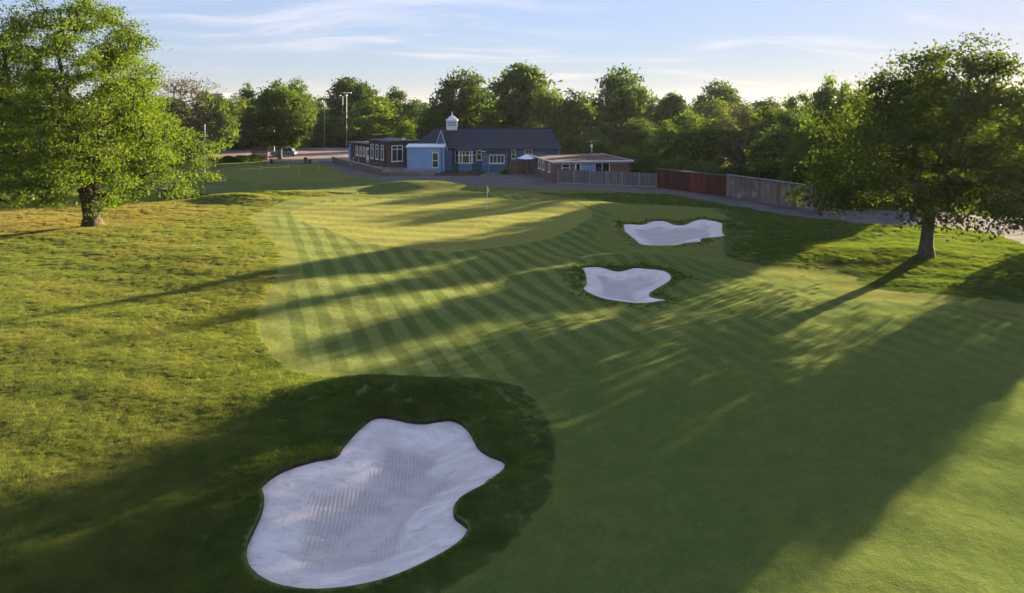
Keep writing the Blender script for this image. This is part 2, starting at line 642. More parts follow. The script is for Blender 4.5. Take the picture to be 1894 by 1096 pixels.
def asphalt_mat(name, a, b):
    m, t, out = new_mat(name)
    g = t.n('ShaderNodeNewGeometry')
    p = t.n('ShaderNodeBsdfPrincipled')
    p.inputs['Roughness'].default_value = 1.0
    p.inputs['Specular IOR Level'].default_value = .03
    n1 = t.noise(g.outputs['Position'], .5, 5, .65)
    n2 = t.noise(g.outputs['Position'], 9, 3, .6)
    c = t.mix(t.ramp(n1, .35, .7), a, b)
    c = t.mix(t.math('MULTIPLY', n2, .4), c, tuple(k * .6 for k in a))
    t.l(c, p.inputs['Base Color'])
    bp = t.n('ShaderNodeBump', _Strength=.5, _Distance=.02)
    t.l(n2, bp.inputs['Height'])
    t.l(bp.outputs[0], p.inputs['Normal'])
    t.l(p.outputs[0], out.inputs[0])
    return m


def brick_mat(name, a, b, mortar):
    m, t, out = new_mat(name)
    tcn = t.n('ShaderNodeTexCoord')
    sp = t.n('ShaderNodeSeparateXYZ')
    t.l(tcn.outputs['Object'], sp.inputs[0])
    cb = t.n('ShaderNodeCombineXYZ')
    t.l(t.math('ADD', sp.outputs[0], sp.outputs[1]), cb.inputs[0])
    t.l(sp.outputs[2], cb.inputs[1])
    br = t.n('ShaderNodeTexBrick')
    br.inputs['Scale'].default_value = 1.0
    br.inputs['Brick Width'].default_value = .225
    br.inputs['Row Height'].default_value = .075
    br.inputs['Mortar Size'].default_value = .008
    br.inputs['Color1'].default_value = (*a, 1)
    br.inputs['Color2'].default_value = (*b, 1)
    br.inputs['Mortar'].default_value = (*mortar, 1)
    t.l(cb.outputs[0], br.inputs['Vector'])
    nz = t.noise(tcn.outputs['Object'], 1.2, 5, .65)
    c = t.mix(t.math('MULTIPLY', t.ramp(nz, .4, .75), .45), br.outputs[0], tuple(k * .55 for k in a))
    p = t.n('ShaderNodeBsdfPrincipled')
    p.inputs['Roughness'].default_value = .9
    t.l(c, p.inputs['Base Color'])
    bp = t.n('ShaderNodeBump', _Strength=.6, _Distance=.02)
    t.l(br.outputs[1], bp.inputs['Height'])
    bp.invert = True
    t.l(bp.outputs[0], p.inputs['Normal'])
    t.l(p.outputs[0], out.inputs[0])
    return m


def board_mat(name, c, pitch=.15, vertical=False, rough=.6, wear=.2, wearc=(.3, .28, .26)):
    m, t, out = new_mat(name)
    tcn = t.n('ShaderNodeTexCoord')
    oi = t.n('ShaderNodeObjectInfo')
    sp = t.n('ShaderNodeSeparateXYZ')
    t.l(tcn.outputs['Object'], sp.inputs[0])
    ax = t.math('ADD', sp.outputs[0], sp.outputs[1]) if vertical else sp.outputs[2]
    fr = t.math('FRACT', t.math('DIVIDE', ax, pitch))
    gap = t.ramp(fr, 0.0, .14)
    wn = t.n('ShaderNodeTexWhiteNoise', noise_dimensions='1D')
    t.l(t.math('FLOOR', t.math('DIVIDE', ax, pitch)), wn.inputs['W'])
    st = t.noise(t.scaled(tcn.outputs['Object'], *((7, 7, .7) if vertical else (.8, .8, 5))), 1.4, 5, .65)
    big = t.noise(tcn.outputs['Object'], .8, 3)
    p = t.n('ShaderNodeBsdfPrincipled')
    p.inputs['Roughness'].default_value = rough
    p.inputs['Specular IOR Level'].default_value = .25
    k = t.math('MULTIPLY', t.math('ADD', t.math('MULTIPLY', oi.outputs['Random'], .5), .75), t.math('ADD', t.math('MULTIPLY', wn.outputs['Value'], .4), .8))
    cc = t.mix(t.ramp(st, .3, .72), tuple(x * .78 for x in c), tuple(x * 1.2 for x in c))
    cc = t.mix(t.math('MULTIPLY', t.ramp(big, .5, .75), wear), cc, wearc)
    kc = t.n('ShaderNodeCombineColor')
    for i in range(3):
        t.l(k, kc.inputs[i])
    cc = t.mix(1.0, cc, kc.outputs[0], 'MULTIPLY')
    t.l(cc, p.inputs['Base Color'])
    bp = t.n('ShaderNodeBump', _Strength=.7, _Distance=.02)
    t.l(gap, bp.inputs['Height'])
    t.l(bp.outputs[0], p.inputs['Normal'])
    t.l(p.outputs[0], out.inputs[0])
    return m


def glass_mat():
    m, t, out = new_mat('window glass')
    p = t.n('ShaderNodeBsdfPrincipled')
    p.inputs['Base Color'].default_value = (.018, .02, .024, 1)
    p.inputs['Roughness'].default_value = .06
    p.inputs['Specular IOR Level'].default_value = .6
    t.l(p.outputs[0], out.inputs[0])
    return m


M_sand = sand_mat()
M_path = asphalt_mat('path asphalt', (.125, .118, .114), (.18, .168, .16))
M_carpark = asphalt_mat('car park asphalt', (.26, .20, .18), (.36, .28, .25))
M_soil = plain('dark soil', (.05, .036, .022), .95, .35, 6, bump=.03, coord='Object')
M_paving = plain('paving', (.22, .20, .18), .9, .2, 1.5)
M_brick_dark = brick_mat('dark brown brick', (.095, .048, .034), (.065, .034, .027), (.12, .10, .085))
M_brick_red = brick_mat('red brick', (.24, .105, .065), (.17, .072, .048), (.26, .22, .18))
M_wall_brick = brick_mat('terrace brick', (.17, .13, .105), (.12, .09, .075), (.2, .18, .15))
M_blue = board_mat('blue weatherboard', (.078, .150, .255), .16, False, .6, .25, (.11, .17, .25))
M_pale = plain('pale blue render', (.225, .35, .56), .75, .08, 1.2, bump=.004)
M_white = plain('white paint', (.78, .78, .77), .5, .06, 2)
M_slate = board_mat('slate roof', (.016, .024, .042), .22, False, .6, .3, (.024, .033, .05))
M_felt = plain('roof felt', (.13, .12, .115), .9, .3, .8)
M_pink_roof = plain('pinkish mineral felt', (.098, .066, .060), .95, .18, .8)
M_dark = plain('dark trim', (.02, .02, .022), .6, .2, 3)
M_glass = glass_mat()
M_steel = plain('galvanised steel', (.30, .31, .32), .55, .12, 4, metal=.3)
M_concrete = plain('concrete', (.30, .28, .26), .9, .2, 3)
M_fence_grey = board_mat('grey timber', (.155, .145, .14), .14, True, .85, .4, (.11, .10, .09))
M_fence_red = board_mat('red stained timber', (.115, .032, .024), .14, True, .75, .3, (.10, .03, .025))
M_fence_old = board_mat('weathered timber', (.20, .145, .118), .5, True, .9, .75, (.36, .355, .35))
M_canvas = plain('white canvas', (.80, .80, .82), .8, .05, 2)
M_tyre = plain('tyre rubber', (.02, .02, .02), .8, .1, 5)
M_lamp = plain('headlamp glass', (.6, .62, .65), .1, .05, 3, spec=.6)
M_yellow = plain('yellow flag cloth', (.80, .55, .06), .8, .1, 4)
M_red = plain('red cloth', (.5, .05, .04), .8, .1, 4)
M_wood = board_mat('garden timber', (.14, .085, .055), .12, False, .8, .3, (.1, .08, .06))


def paint_mat(name, c):
    m, t, out = new_mat(name)
    p = t.n('ShaderNodeBsdfPrincipled')
    p.inputs['Base Color'].default_value = (*c, 1)
    p.inputs['Roughness'].default_value = .3
    p.inputs['Metallic'].default_value = .35
    p.inputs['Coat Weight'].default_value = .6
    t.l(p.outputs[0], out.inputs[0])
    return m


# ------------------------------------------------------------------ terrain mesh, cut along every outline
pts = []
r = 5.0
while r < 210:
    step = max(.20, r * .0085)
    n = int(R(110) * r / step)
    a = np.linspace(-R(55), R(55), n) + rng.uniform(-.4, .4, n) * step / r
    rr = r + rng.uniform(-.35, .35, n) * step
    pts.append(np.stack([rr * np.sin(a), rr * np.cos(a)], 1))
    r += step
for r in (215, 260, 340, 480, 800, 1500, 3500):
    a = np.linspace(0, 2 * math.pi, 60, endpoint=False) + r
    pts.append(np.stack([r * np.sin(a), r * np.cos(a)], 1))
for r in (6, 12, 25, 50, 90, 150):
    a = np.linspace(R(58), R(302), 60)
    pts.append(np.stack([r * np.sin(a), r * np.cos(a)], 1))
pts.append(np.array([[0, 1.5]]))
grid = np.concatenate(pts)

outl = [('bunker0', bunk[0]), ('bunker1', bunk[1]), ('bunker2', bunk[2]), ('green', green), ('fair_o', fair_o), ('fair_i', fair_i),
        ('practice', practice), ('path', path_poly), ('carpark', carpark)]
verts_in = [Vector((float(a), float(b))) for a, b in grid]
edges_in = []
for nm, poly in outl:
    dense = []
    for i in range(len(poly)):
        a, b = poly[i], poly[(i + 1) % len(poly)]
        L = np.hypot(*(b - a))
        k = max(1, int(L / 1.0))
        for j in range(k):
            dense.append(a + (b - a) * j / k)
    b0 = len(verts_in)
    verts_in += [Vector((float(a), float(b))) for a, b in dense]
    edges_in += [(b0 + i, b0 + (i + 1) % len(dense)) for i in range(len(dense))]
cv, ce, cf_, *_ = mgeo.delaunay_2d_cdt(verts_in, edges_in, [], 0, 1e-4)
V2 = np.array([(v.x, v.y) for v in cv])
T = np.array([f for f in cf_ if len(f) == 3], np.int64)
cen = V2[T].mean(1)
e1, e2 = V2[T[:, 1]] - V2[T[:, 0]], V2[T[:, 2]] - V2[T[:, 0]]
flip = (e1[:, 0] * e2[:, 1] - e1[:, 1] * e2[:, 0]) < 0
T[flip] = T[flip][:, ::-1]
ins = {nm: inside(poly, cen[:, 0], cen[:, 1]) for nm, poly in outl}
bmask = ins['bunker0'] | ins['bunker1'] | ins['bunker2']
region = np.zeros(len(T), int)                 # 0 rough
region[ins['fair_o']] = 2
region[ins['fair_i']] = 1
region[ins['fair_o'] & (cen[:, 1] < 24.5) & (cen[:, 0] > -3.5)] = 1
region[ins['green']] = 3
region[ins['practice']] = 4
region[ins['carpark']] = 6
region[ins['path']] = 5
VN = normals_of(V2[:, 0], V2[:, 1], H)
VZ = H(V2[:, 0], V2[:, 1])


def region_mesh(mask, name, mat, label, dz=None):
    t = T[mask]
    used, inv = np.unique(t, return_inverse=True)
    v3 = np.stack([V2[used, 0], V2[used, 1], VZ[used]], 1)
    me = fast_mesh(name, v3, inv.reshape(-1, 3), mat, True)
    me.normals_split_custom_set_from_vertices([tuple(n) for n in VN[used]])
    o = link(name, me)
    o['kind'] = 'structure'
    o['label'] = label
    return o


keep = ~bmask
region_mesh(keep & (region == 0), 'rough_ground', M_rough, 'long rough turf round the fairway with dry brown patches')
region_mesh(keep & (region == 1), 'fairway', M_fair, 'mown fairway with light and dark stripes')
region_mesh(keep & (region == 2), 'fairway_edge', M_collar, 'pale mown band round the striped fairway')
region_mesh(keep & (region == 3), 'putting_green', M_green, 'smooth pale putting green with the flagstick')
region_mesh(keep & (region == 4), 'practice_green', M_prac, 'practice putting green beside the clubhouse path')
region_mesh(keep & (region == 5), 'path', M_path, 'grey asphalt path curving past the clubhouse and fences')
region_mesh(keep & (region == 6), 'car_park', M_carpark, 'pinkish asphalt car park beyond the practice green')

# bunkers: sand dish plus a cut turf lip
bl = ['large white sand bunker nearest the camera with raked middle',
      'small white sand bunker with a hooked corner, the lower of the two on the right',
      'long white sand bunker with a notched far edge, nearest the weathered fence']
for i, poly in enumerate(bunk):
    depth, lip, slope = ((.40, .11, 1.9), (.22, .05, 1.4), (.24, .06, 1.6))[i]
    mn, mx_ = poly.min(0), poly.max(0)
    st = (.13, .22, .30)[i]
    gx, gy = np.meshgrid(np.arange(mn[0], mx_[0], st), np.arange(mn[1], mx_[1], st))
    gp = np.stack([gx.ravel(), gy.ravel()], 1) + rng.uniform(-.3, .3, (gx.size, 2)) * st
    gp = gp[inside(poly, gp[:, 0], gp[:, 1])]
    gp = gp[seg_dist(poly, gp[:, 0], gp[:, 1]) > st * .4]
    vin = [Vector(p) for p in np.concatenate([poly, gp]).tolist()]
    ed = [(k, (k + 1) % len(poly)) for k in range(len(poly))]
    bv, _, bf, *_ = mgeo.delaunay_2d_cdt(vin, ed, [], 1, 1e-5)
    b2 = np.array([(v.x, v.y) for v in bv])
    dd = seg_dist(poly, b2[:, 0], b2[:, 1])
    s_ = np.clip(dd / slope, 0, 1)
    s_ = s_ * s_ * (3 - 2 * s_)
    cx_, cy_ = poly.mean(0)
    wav = .03 * np.sin(b2[:, 0] * 2.3 + b2[:, 1]) * np.sin(b2[:, 1] * 1.9) * np.clip(dd, 0, 1)
    bz = H(b2[:, 0], b2[:, 1]) * (1 - .6 * s_) - lip - depth * s_ + wav
    tri = []
    for f in bf:
        f = list(f)
        for k in range(1, len(f) - 1):
            tri.append((f[0], f[k], f[k + 1]))
    tri = np.array(tri)
    ee1, ee2 = b2[tri[:, 1]] - b2[tri[:, 0]], b2[tri[:, 2]] - b2[tri[:, 0]]
    fl = (ee1[:, 0] * ee2[:, 1] - ee1[:, 1] * ee2[:, 0]) < 0
    tri[fl] = tri[fl][:, ::-1]
    ctr = b2[tri].mean(1)
    tri = tri[inside(poly, ctr[:, 0], ctr[:, 1])]
    root = empty('sand_bunker', (cx_, cy_, 0))
    tag(root, bl[i], 'bunker', 'white sand bunkers')
    me = fast_mesh('sand', np.stack([b2[:, 0] - cx_, b2[:, 1] - cy_, bz], 1), tri, M_sand, True)
    at = me.attributes.new('deep', 'FLOAT', 'POINT')
    at.data.foreach_set('value', s_.astype(np.float32))
    link('sand', me, root)
    # lip wall: outline from turf level down below the sand
    n = len(poly)
    oz = H(poly[:, 0], poly[:, 1])
    cq = np.concatenate([np.stack([poly[:, 0] - cx_, poly[:, 1] - cy_, oz + .004], 1),
                         np.stack([poly[:, 0] - cx_, poly[:, 1] - cy_, oz - lip - .12], 1)])
    q = np.array([(k, n + k, n + (k + 1) % n, (k + 1) % n) for k in range(n)])
    link('turf_lip', fast_mesh('turf_lip', cq, q, M_soil), root)

# ------------------------------------------------------------------ grass blades (stuff)
def dry_mask(t, pos, big):
    """parched grass round the foot of the big left tree"""
    x0, y0 = W(120, 400)
    ds = t.n('ShaderNodeVectorMath', operation='DISTANCE')
    t.l(t.scaled(pos, .75, 1.0, 0.0), ds.inputs[0])
    ds.inputs[1].default_value = (x0 * .75, y0, 0)
    dd = t.math('ADD', ds.outputs['Value'], t.math('MULTIPLY', t.math('SUBTRACT', big, .5), 14.0))
    return t.math('MULTIPLY', t.math('SUBTRACT', 1.0, t.ramp(dd, 4.0, 13.0)), .75)


def blade_mat():
    m, t, out = new_mat('grass blades')
    g = t.n('ShaderNodeNewGeometry')
    pos = g.outputs['Position']
    oi = t.n('ShaderNodeObjectInfo')
    big = t.noise(pos, .18, 4, .6)
    med = t.noise(pos, 1.3, 4, .6)
    c = t.mix(t.ramp(med, .3, .7), (.110, .165, .044), (.21, .252, .066))
    c = t.mix(t.math('MULTIPLY', t.ramp(big, .42, .72), .5), c, (.30, .25, .10))
    sp = t.n('ShaderNodeSeparateXYZ')
    t.l(pos, sp.inputs[0])
    # bunker-side shade painted as darker green blades; strawy rough away to the left
    shade_green = t.ramp(t.math('ADD', sp.outputs[0], t.math('MULTIPLY', t.math('SUBTRACT', big, .5), 6.0)), -12.0, -5.0)
    c = t.mix(t.math('MULTIPLY', shade_green, .65), c, t.mix(t.ramp(med, .3, .7), (.065, .125, .030), (.12, .185, .042)))
    straw = t.math('MULTIPLY', t.math('SUBTRACT', 1.0, t.math('MULTIPLY', shade_green, .8)), .32)
    c = t.mix(t.math('MULTIPLY', oi.outputs['Random'], straw), c, (.32, .30, .10))
    dry = dry_mask(t, pos, big)
    c = t.mix(dry, c, (.30, .245, .11))
    d = t.n('ShaderNodeBsdfDiffuse')
    t.l(c, d.inputs['Color'])
    tr = t.n('ShaderNodeBsdfTranslucent')
    t.l(t.mix(1.0, c, (1.2, 1.2, .6), 'MULTIPLY'), tr.inputs['Color'])
    mx = t.n('ShaderNodeMixShader')
    mx.inputs[0].default_value = .45
    t.l(d.outputs[0], mx.inputs[1])
    t.l(tr.outputs[0], mx.inputs[2])
    t.l(mx.outputs[0], out.inputs[0])
    return m


M_blade = blade_mat()
tuft_col = bpy.data.collections.new('tufts')
for k in range(5):
    nb = 190
    ang = rng.uniform(0, 2 * math.pi, nb)
    rad = .22 * np.sqrt(rng.uniform(0, 1, nb))
    bx, by = rad * np.cos(ang), rad * np.sin(ang)
    h = rng.uniform(.03, .085, nb)
    wd = rng.uniform(.006, .013, nb)
    th = rng.uniform(0, 2 * math.pi, nb)
    ln = rng.uniform(.3, 1.4, nb) * h
    la = rng.uniform(0, 2 * math.pi, nb)
    v = np.zeros((nb, 3, 3))
    v[:, 0] = np.stack([bx - wd * np.cos(th), by - wd * np.sin(th), np.full(nb, -.02)], 1)
    v[:, 1] = np.stack([bx + wd * np.cos(th), by + wd * np.sin(th), np.full(nb, -.02)], 1)
    v[:, 2] = np.stack([bx + ln * np.cos(la), by + ln * np.sin(la), h], 1)
    me = fast_mesh('tuft', v.reshape(-1, 3), np.arange(nb * 3).reshape(-1, 3), M_blade)
    tuft_col.objects.link(bpy.data.objects.new('tuft', me))


def scatter(name, xy, scale, label):
    z = H(xy[:, 0], xy[:, 1])
    me = bpy.data.meshes.new(name)
    me.vertices.add(len(xy))
    me.vertices.foreach_set('co', np.stack([xy[:, 0], xy[:, 1], z], 1).astype(np.float32).ravel())
    a = me.attributes.new('sc', 'FLOAT_VECTOR', 'POINT')
    if scale.ndim == 1:
        scale = np.stack([scale] * 3, 1)
    a.data.foreach_set('vector', scale.astype(np.float32).ravel())
    o = link(name, me)
    ng = bpy.data.node_groups.new(name, 'GeometryNodeTree')
    ng.interface.new_socket('Geometry', in_out='INPUT', socket_type='NodeSocketGeometry')
    ng.interface.new_socket('Geometry', in_out='OUTPUT', socket_type='NodeSocketGeometry')
    gi, go = ng.nodes.new('NodeGroupInput'), ng.nodes.new('NodeGroupOutput')
    ci = ng.nodes.new('GeometryNodeCollectionInfo')
    ci.inputs['Collection'].default_value = tuft_col
    ci.inputs['Separate Children'].default_value = True
    ci.inputs['Reset Children'].default_value = True
    ip = ng.nodes.new('GeometryNodeInstanceOnPoints')
    ip.inputs['Pick Instance'].default_value = True
    rv = ng.nodes.new('FunctionNodeRandomValue')
    rv.data_type = 'FLOAT_VECTOR'
    rv.inputs[0].default_value = (-.12, -.12, 0)
    rv.inputs[1].default_value = (.12, .12, 6.283)
    na = ng.nodes.new('GeometryNodeInputNamedAttribute')
    na.data_type = 'FLOAT_VECTOR'
    na.inputs['Name'].default_value = 'sc'
    lk = ng.links.new
    lk(gi.outputs[0], ip.inputs['Points'])
    lk(ci.outputs[0], ip.inputs['Instance'])
    lk(rv.outputs[0], ip.inputs['Rotation'])
    lk(na.outputs[0], ip.inputs['Scale'])
    lk(ip.outputs[0], go.inputs[0])
    md = o.modifiers.new('scatter', 'NODES')
    md.node_group = ng
    return tag(o, label, 'grass', kind='stuff')


def sample_area(n, ymin, ymax, half):
    """points in the wedge in front of the camera, denser near it"""
    y = ymin * (ymax / ymin) ** rng.uniform(0, 1, n)
    x = y * rng.uniform(-half, half, n)
    return x, y


x, y = sample_area(150000, 8.5, 75, .92)
semi = np.zeros(len(x), bool)
ok = ~((inside(fair_o, x, y) & ~semi) | inside(path_poly, x, y) | inside(practice, x, y) | inside(carpark, x, y))
for b in bunk:
    ok &= ~inside(b, x, y) & (seg_dist(b, x, y) > .24)
x, y, semi = x[ok], y[ok], semi[ok]
# open mown ground at lower right is shorter
clum = .5 + .5 * np.sin(x * 1.9 + 1.4 * np.sin(y * 1.3)) * np.sin(y * 2.3 + np.sin(x * 1.7))
clum2 = .5 + .5 * np.sin(x * 5.1 + 2 * np.sin(y * 3.7)) * np.sin(y * 6.1 + np.sin(x * 4.4))
scl = (.42 + (.28 * clum + .30 * clum2) * rng.uniform(.3, 1.3, len(x))) * np.clip(.75 + y / 60, .8, 1.9) * np.where(semi, .38 + .03 * (19 - y).clip(0, 6), 1.0)
dfo = seg_dist(fair_o, x, y)
soft = np.where(x > -4, np.clip(dfo / 2.4, .03, 1), 1.0)
fl_ = np.where(soft < 1, .10 + .90 * soft ** 1.3, 1.0)           # blades shorten towards the mown edge
scl = np.stack([scl, scl, scl * fl_], 1)
scatter('rough_grass', np.stack([x, y], 1), scl, 'tufty long rough grass left of and around the fairway')

# longer fringe right at the bunker edges
fx, fy, fs = [], [], []
for i, poly in enumerate(bunk):
    n = (2200, 700, 700)[i]
    k = rng.integers(0, len(poly), n)
    t_ = rng.uniform(0, 1, n)
    p0, p1 = poly[k], poly[(k + 1) % len(poly)]
    q = p0 + (p1 - p0) * t_[:, None]
    c_ = poly.mean(0)
    dirn = (p1 - p0)
    nrm = np.stack([dirn[:, 1], -dirn[:, 0]], 1)
    nrm /= np.linalg.norm(nrm, axis=1)[:, None] + 1e-9
    area = .5 * np.sum(poly[:, 0] * np.roll(poly[:, 1], -1) - np.roll(poly[:, 0], -1) * poly[:, 1])
    sg = 1 if area > 0 else -1
    q = q + nrm * sg * (np.abs(rng.normal(0, (.22, .4, .4)[i], n)) + (.09, .12, .14)[i])[:, None]
    fx.append(q[:, 0]); fy.append(q[:, 1]); fs.append(np.where(q[:, 1] > c_[1], rng.uniform(.35, .75, n), rng.uniform(.2, .4, n)))
scatter('bunker_fringe_grass', np.stack([np.concatenate(fx), np.concatenate(fy)], 1), np.concatenate(fs),
        'longer grass fringing the lips of the sand bunkers')


# ------------------------------------------------------------------ trees
def make_tree(seed, Ht, zb, Rc, prof, ntw, lpt, ls, tr, off=(0.0, 0.0), clump=.8, flat=.55, trunk_top=.6, forks=1,
              leaf_aspect=.55, lobes=.22, droop=0.0, fork_z=1.8, hang=0.0):
    """returns (branch verts, faces), (leaf verts, quads, tone)"""
    g = np.random.default_rng(seed)
    pos, par = [], []

    def chain(start, pts_):
        p = start
        for q in pts_:
            pos.append(np.array(q, float)); par.append(p)
            p = len(pos) - 1
        return p

    nz = 8
    pos.append(np.array([0, 0, -.2])); par.append(-1)
    last = chain(0, [(off[0] * .1 * k / 3 + g.normal(0, .02) * tr, g.normal(0, .02) * tr, fork_z * (k + 1) / 4) for k in range(4)])
    for f in range(forks):
        a = g.uniform(0, 6.28) if forks == 1 else 6.28 * f / forks + g.uniform(-.4, .4) + .6
        sp = 0 if forks == 1 else Rc * g.uniform(.22, .40)
        zt = zb + (Ht - zb) * trunk_top * g.uniform(.8, 1.1)
        p0 = pos[last]
        cp = []
        for k in range(1, nz + 1):
            t = k / nz
            cp.append((p0[0] + off[0] * .8 * t + sp * math.cos(a) * t ** .8 + g.normal(0, .05) * Rc * .2,
                       p0[1] + off[1] * .8 * t + sp * math.sin(a) * t ** .8 + g.normal(0, .05) * Rc * .2, fork_z + (zt - fork_z) * t))
        chain(last, cp)
    ph = g.uniform(0, 6.28, 6)
    pt, pr = np.array(prof).T

    def rad(t, th):
        r_ = np.interp(t, pt, pr) * Rc
        return r_ * (1 + lobes * np.sin(2 * th + ph[0] + 3 * t) * np.sin(5 * t + ph[1]) + lobes * .8 * np.sin(4 * th + ph[2] - 6 * t)
                     + lobes * .5 * np.sin(7 * th + ph[3] + 9 * t))

    tt, tht = [], []
    while len(tt) < ntw:
        t = g.uniform(0, 1)
        if g.uniform() < (np.interp(t, pt, pr)) ** 1.4:
            tt.append(t); tht.append(g.uniform(0, 6.283))
    tt, tht = np.array(tt), np.array(tht)
    fr = np.sqrt(g.uniform(.12, 1.0, ntw))
    rr_ = rad(tt, tht) * fr
    tx = rr_ * np.cos(tht) + off[0] * (.4 + .6 * tt)
    ty = rr_ * np.sin(tht) + off[1] * (.4 + .6 * tt)
    tz = zb + (Ht - zb) * (tt * (1 - .10 * (fr > .8)) + (1 - fr) * .04) - droop * (fr ** 2) * (1 - tt) * 1.0
    tz += g.normal(0, .12, ntw)
    tgt = np.stack([tx, ty, np.maximum(tz, .3)], 1)
    order = np.argsort(rr_ + .3 * np.abs(tz - (zb + .3 * (Ht - zb))) + g.uniform(0, Rc * .35, ntw))
    ends, edir = [], []
    P = np.zeros((len(pos) + ntw * 6 + 10, 3))
    P[:len(pos)] = pos
    for i in order:
        q = tgt[i]
        n = len(pos)
        A = P[:n]
        dv = q - A
        d = np.linalg.norm(dv, axis=1)
        cost = d + .9 * np.maximum(0, A[:, 2] + .25 * d - q[2] - .3) + (A[:, 2] < fork_z * .9) * 50
        k = int(np.argmin(cost))
        p0 = A[k].copy()
        L = d[k]
        m = int(np.clip(L / (.16 * Rc), 2, 6))
        prev = k
        up = L * .16
        for j in range(1, m + 1):
            t = j / m
            q2 = p0 + (q - p0) * t + np.array([0, 0, up * math.sin(math.pi * t) - hang * 0])
            if j < m:
                q2 = q2 + g.normal(0, .05 * L, 3)
            P[len(pos)] = q2
            pos.append(q2); par.append(prev)
            prev = len(pos) - 1
        ends.append(pos[-1]); edir.append(pos[-1] - p0)
    n = len(pos)
    pos_a = np.array(pos)
    r_ = np.zeros(n)
    has = np.zeros(n)
    for i in range(n - 1, 0, -1):
        if has[i] == 0:
            r_[i] = .012 ** 2.3
        r_[par[i]] += r_[i]
        has[par[i]] = 1
    r_ = r_ ** (1 / 2.3)
    r_ *= tr / r_[1]
    r_ = np.maximum(r_, .007)
    r_[0] = tr * 1.55
    r_[1] = tr * 1.12
    V, F = [], []
    base = 0
    for i in range(1, n):
        a, b = pos_a[par[i]], pos_a[i]
        ra, rb = min(r_[par[i]], r_[i] * 1.5), r_[i]
        if i <= 4:
            ra = r_[par[i]]
        d = b - a
        L = np.linalg.norm(d)
        if L < 1e-5:
            continue
        d = d / L
        u = np.cross(d, (1, 0, 0) if abs(d[0]) < .8 else (0, 1, 0))
        u /= np.linalg.norm(u)
        w_ = np.cross(d, u)
        ns = 12 if rb > .12 else (6 if rb > .04 else 3)
        th = np.arange(ns) * 2 * math.pi / ns
        ring = np.cos(th)[:, None] * u + np.sin(th)[:, None] * w_
        fl = 1 + (.22 * np.sin(5 * th + 1) if i <= 1 else 0)
        V.append(a - d * ra * .2 + ring * ra * (fl if i <= 1 else 1) if i > 1 else a + ring * ra * fl[:, None] if hasattr(fl, '__len__') else a + ring * ra)
        V.append(b + d * rb * .2 + ring * rb)
        for k in range(ns):
            k2 = (k + 1) % ns
            F.append((base + k, base + k2, base + ns + k2, base + ns + k))
        base += 2 * ns
    BV = np.concatenate(V)
    # leaves
    ends = np.array(ends)
    edir = np.array(edir)
    N = ntw * lpt
    c = np.repeat(ends, lpt, 0)
    ed = np.repeat(edir / (np.linalg.norm(edir, axis=1)[:, None] + 1e-9), lpt, 0)
    off3 = g.normal(0, 1, (N, 3)) * np.array([clump * .55, clump * .55, clump * .55 * flat])
    along = g.uniform(-1.0, .55, N)[:, None] * ed * clump * .9
    cpos = c + off3 + along
    cpos[:, 2] -= hang * np.abs(off3[:, 0] + off3[:, 1]) * .5
    cpos[:, 2] = np.maximum(cpos[:, 2], .15)
    sz = ls * g.uniform(.6, 1.35, N)
    ax = g.normal(0, 1, (N, 3)) + ed * .8
    ax[:, 2] -= .35 + hang
    ax /= np.linalg.norm(ax, axis=1)[:, None]
    nr = g.normal(0, 1, (N, 3)) + np.array([0, 0, .8])
    sd = np.cross(ax, nr)
    sd /= np.linalg.norm(sd, axis=1)[:, None] + 1e-9
    nn = np.cross(sd, ax)
    lv = np.empty((N, 4, 3))
    lv[:, 0] = cpos - ax * (sz * .5)[:, None]
    lv[:, 1] = cpos + sd * (sz * leaf_aspect * .5)[:, None] + nn * (sz * .10)[:, None]
    lv[:, 2] = cpos + ax * (sz * .5)[:, None]
    lv[:, 3] = cpos - sd * (sz * leaf_aspect * .5)[:, None] + nn * (sz * .10)[:, None]
    clt = np.repeat(g.uniform(0, 1, ntw), lpt)
    tone = np.clip(.5 * clt + .5 * g.uniform(0, 1, N), 0, 1)
    return (BV, np_quads(F)), (lv.reshape(-1, 3), np.arange(N * 4).reshape(-1, 4), tone)


def np_quads(F):
    return np.array(F, np.int64)


def tree_object(name, data, bark, leaf):
    (bv, bf), (lv, lf, tone) = data
    root = empty(name)
    link('trunk', fast_mesh('trunk', bv, bf, bark, True), root)
    link('crown', fast_mesh('crown', lv, lf, leaf, False, tone), root)
    return root


DOME = [(0, .6), (.12, .9), (.3, 1.0), (.55, .95), (.78, .8), (.92, .58), (1, .3)]
OVAL = [(0, .5), (.2, .85), (.45, 1.0), (.7, .92), (.88, .70), (1, .35)]
TALL = [(0, .8), (.2, 1.0), (.5, .85), (.75, .55), (.9, .32), (1, .06)]
BUSH = [(0, .95), (.3, 1.0), (.6, .85), (.85, .5), (1, .1)]

# two big trees of the foreground
x, y = W(170, 421)
lt = tree_object('lime_tree', make_tree(11, 17.7, 3.0, 8.5,
                 [(0, .75), (.12, .98), (.28, 1.0), (.5, .88), (.72, .76), (.88, .62), (1, .28)],
                 880, 145, .215, .56, off=(-2.0, 0), clump=.8, flat=.42, trunk_top=.72, forks=4, lobes=.2, droop=1.9,
                 fork_z=1.9, leaf_aspect=.42, hang=.25), BARK, L_bright)
lt.location = (x, y, H1(x, y))
tag(lt, 'big bright yellow-green tree with a low forked trunk on the dry grass at left', 'tree')

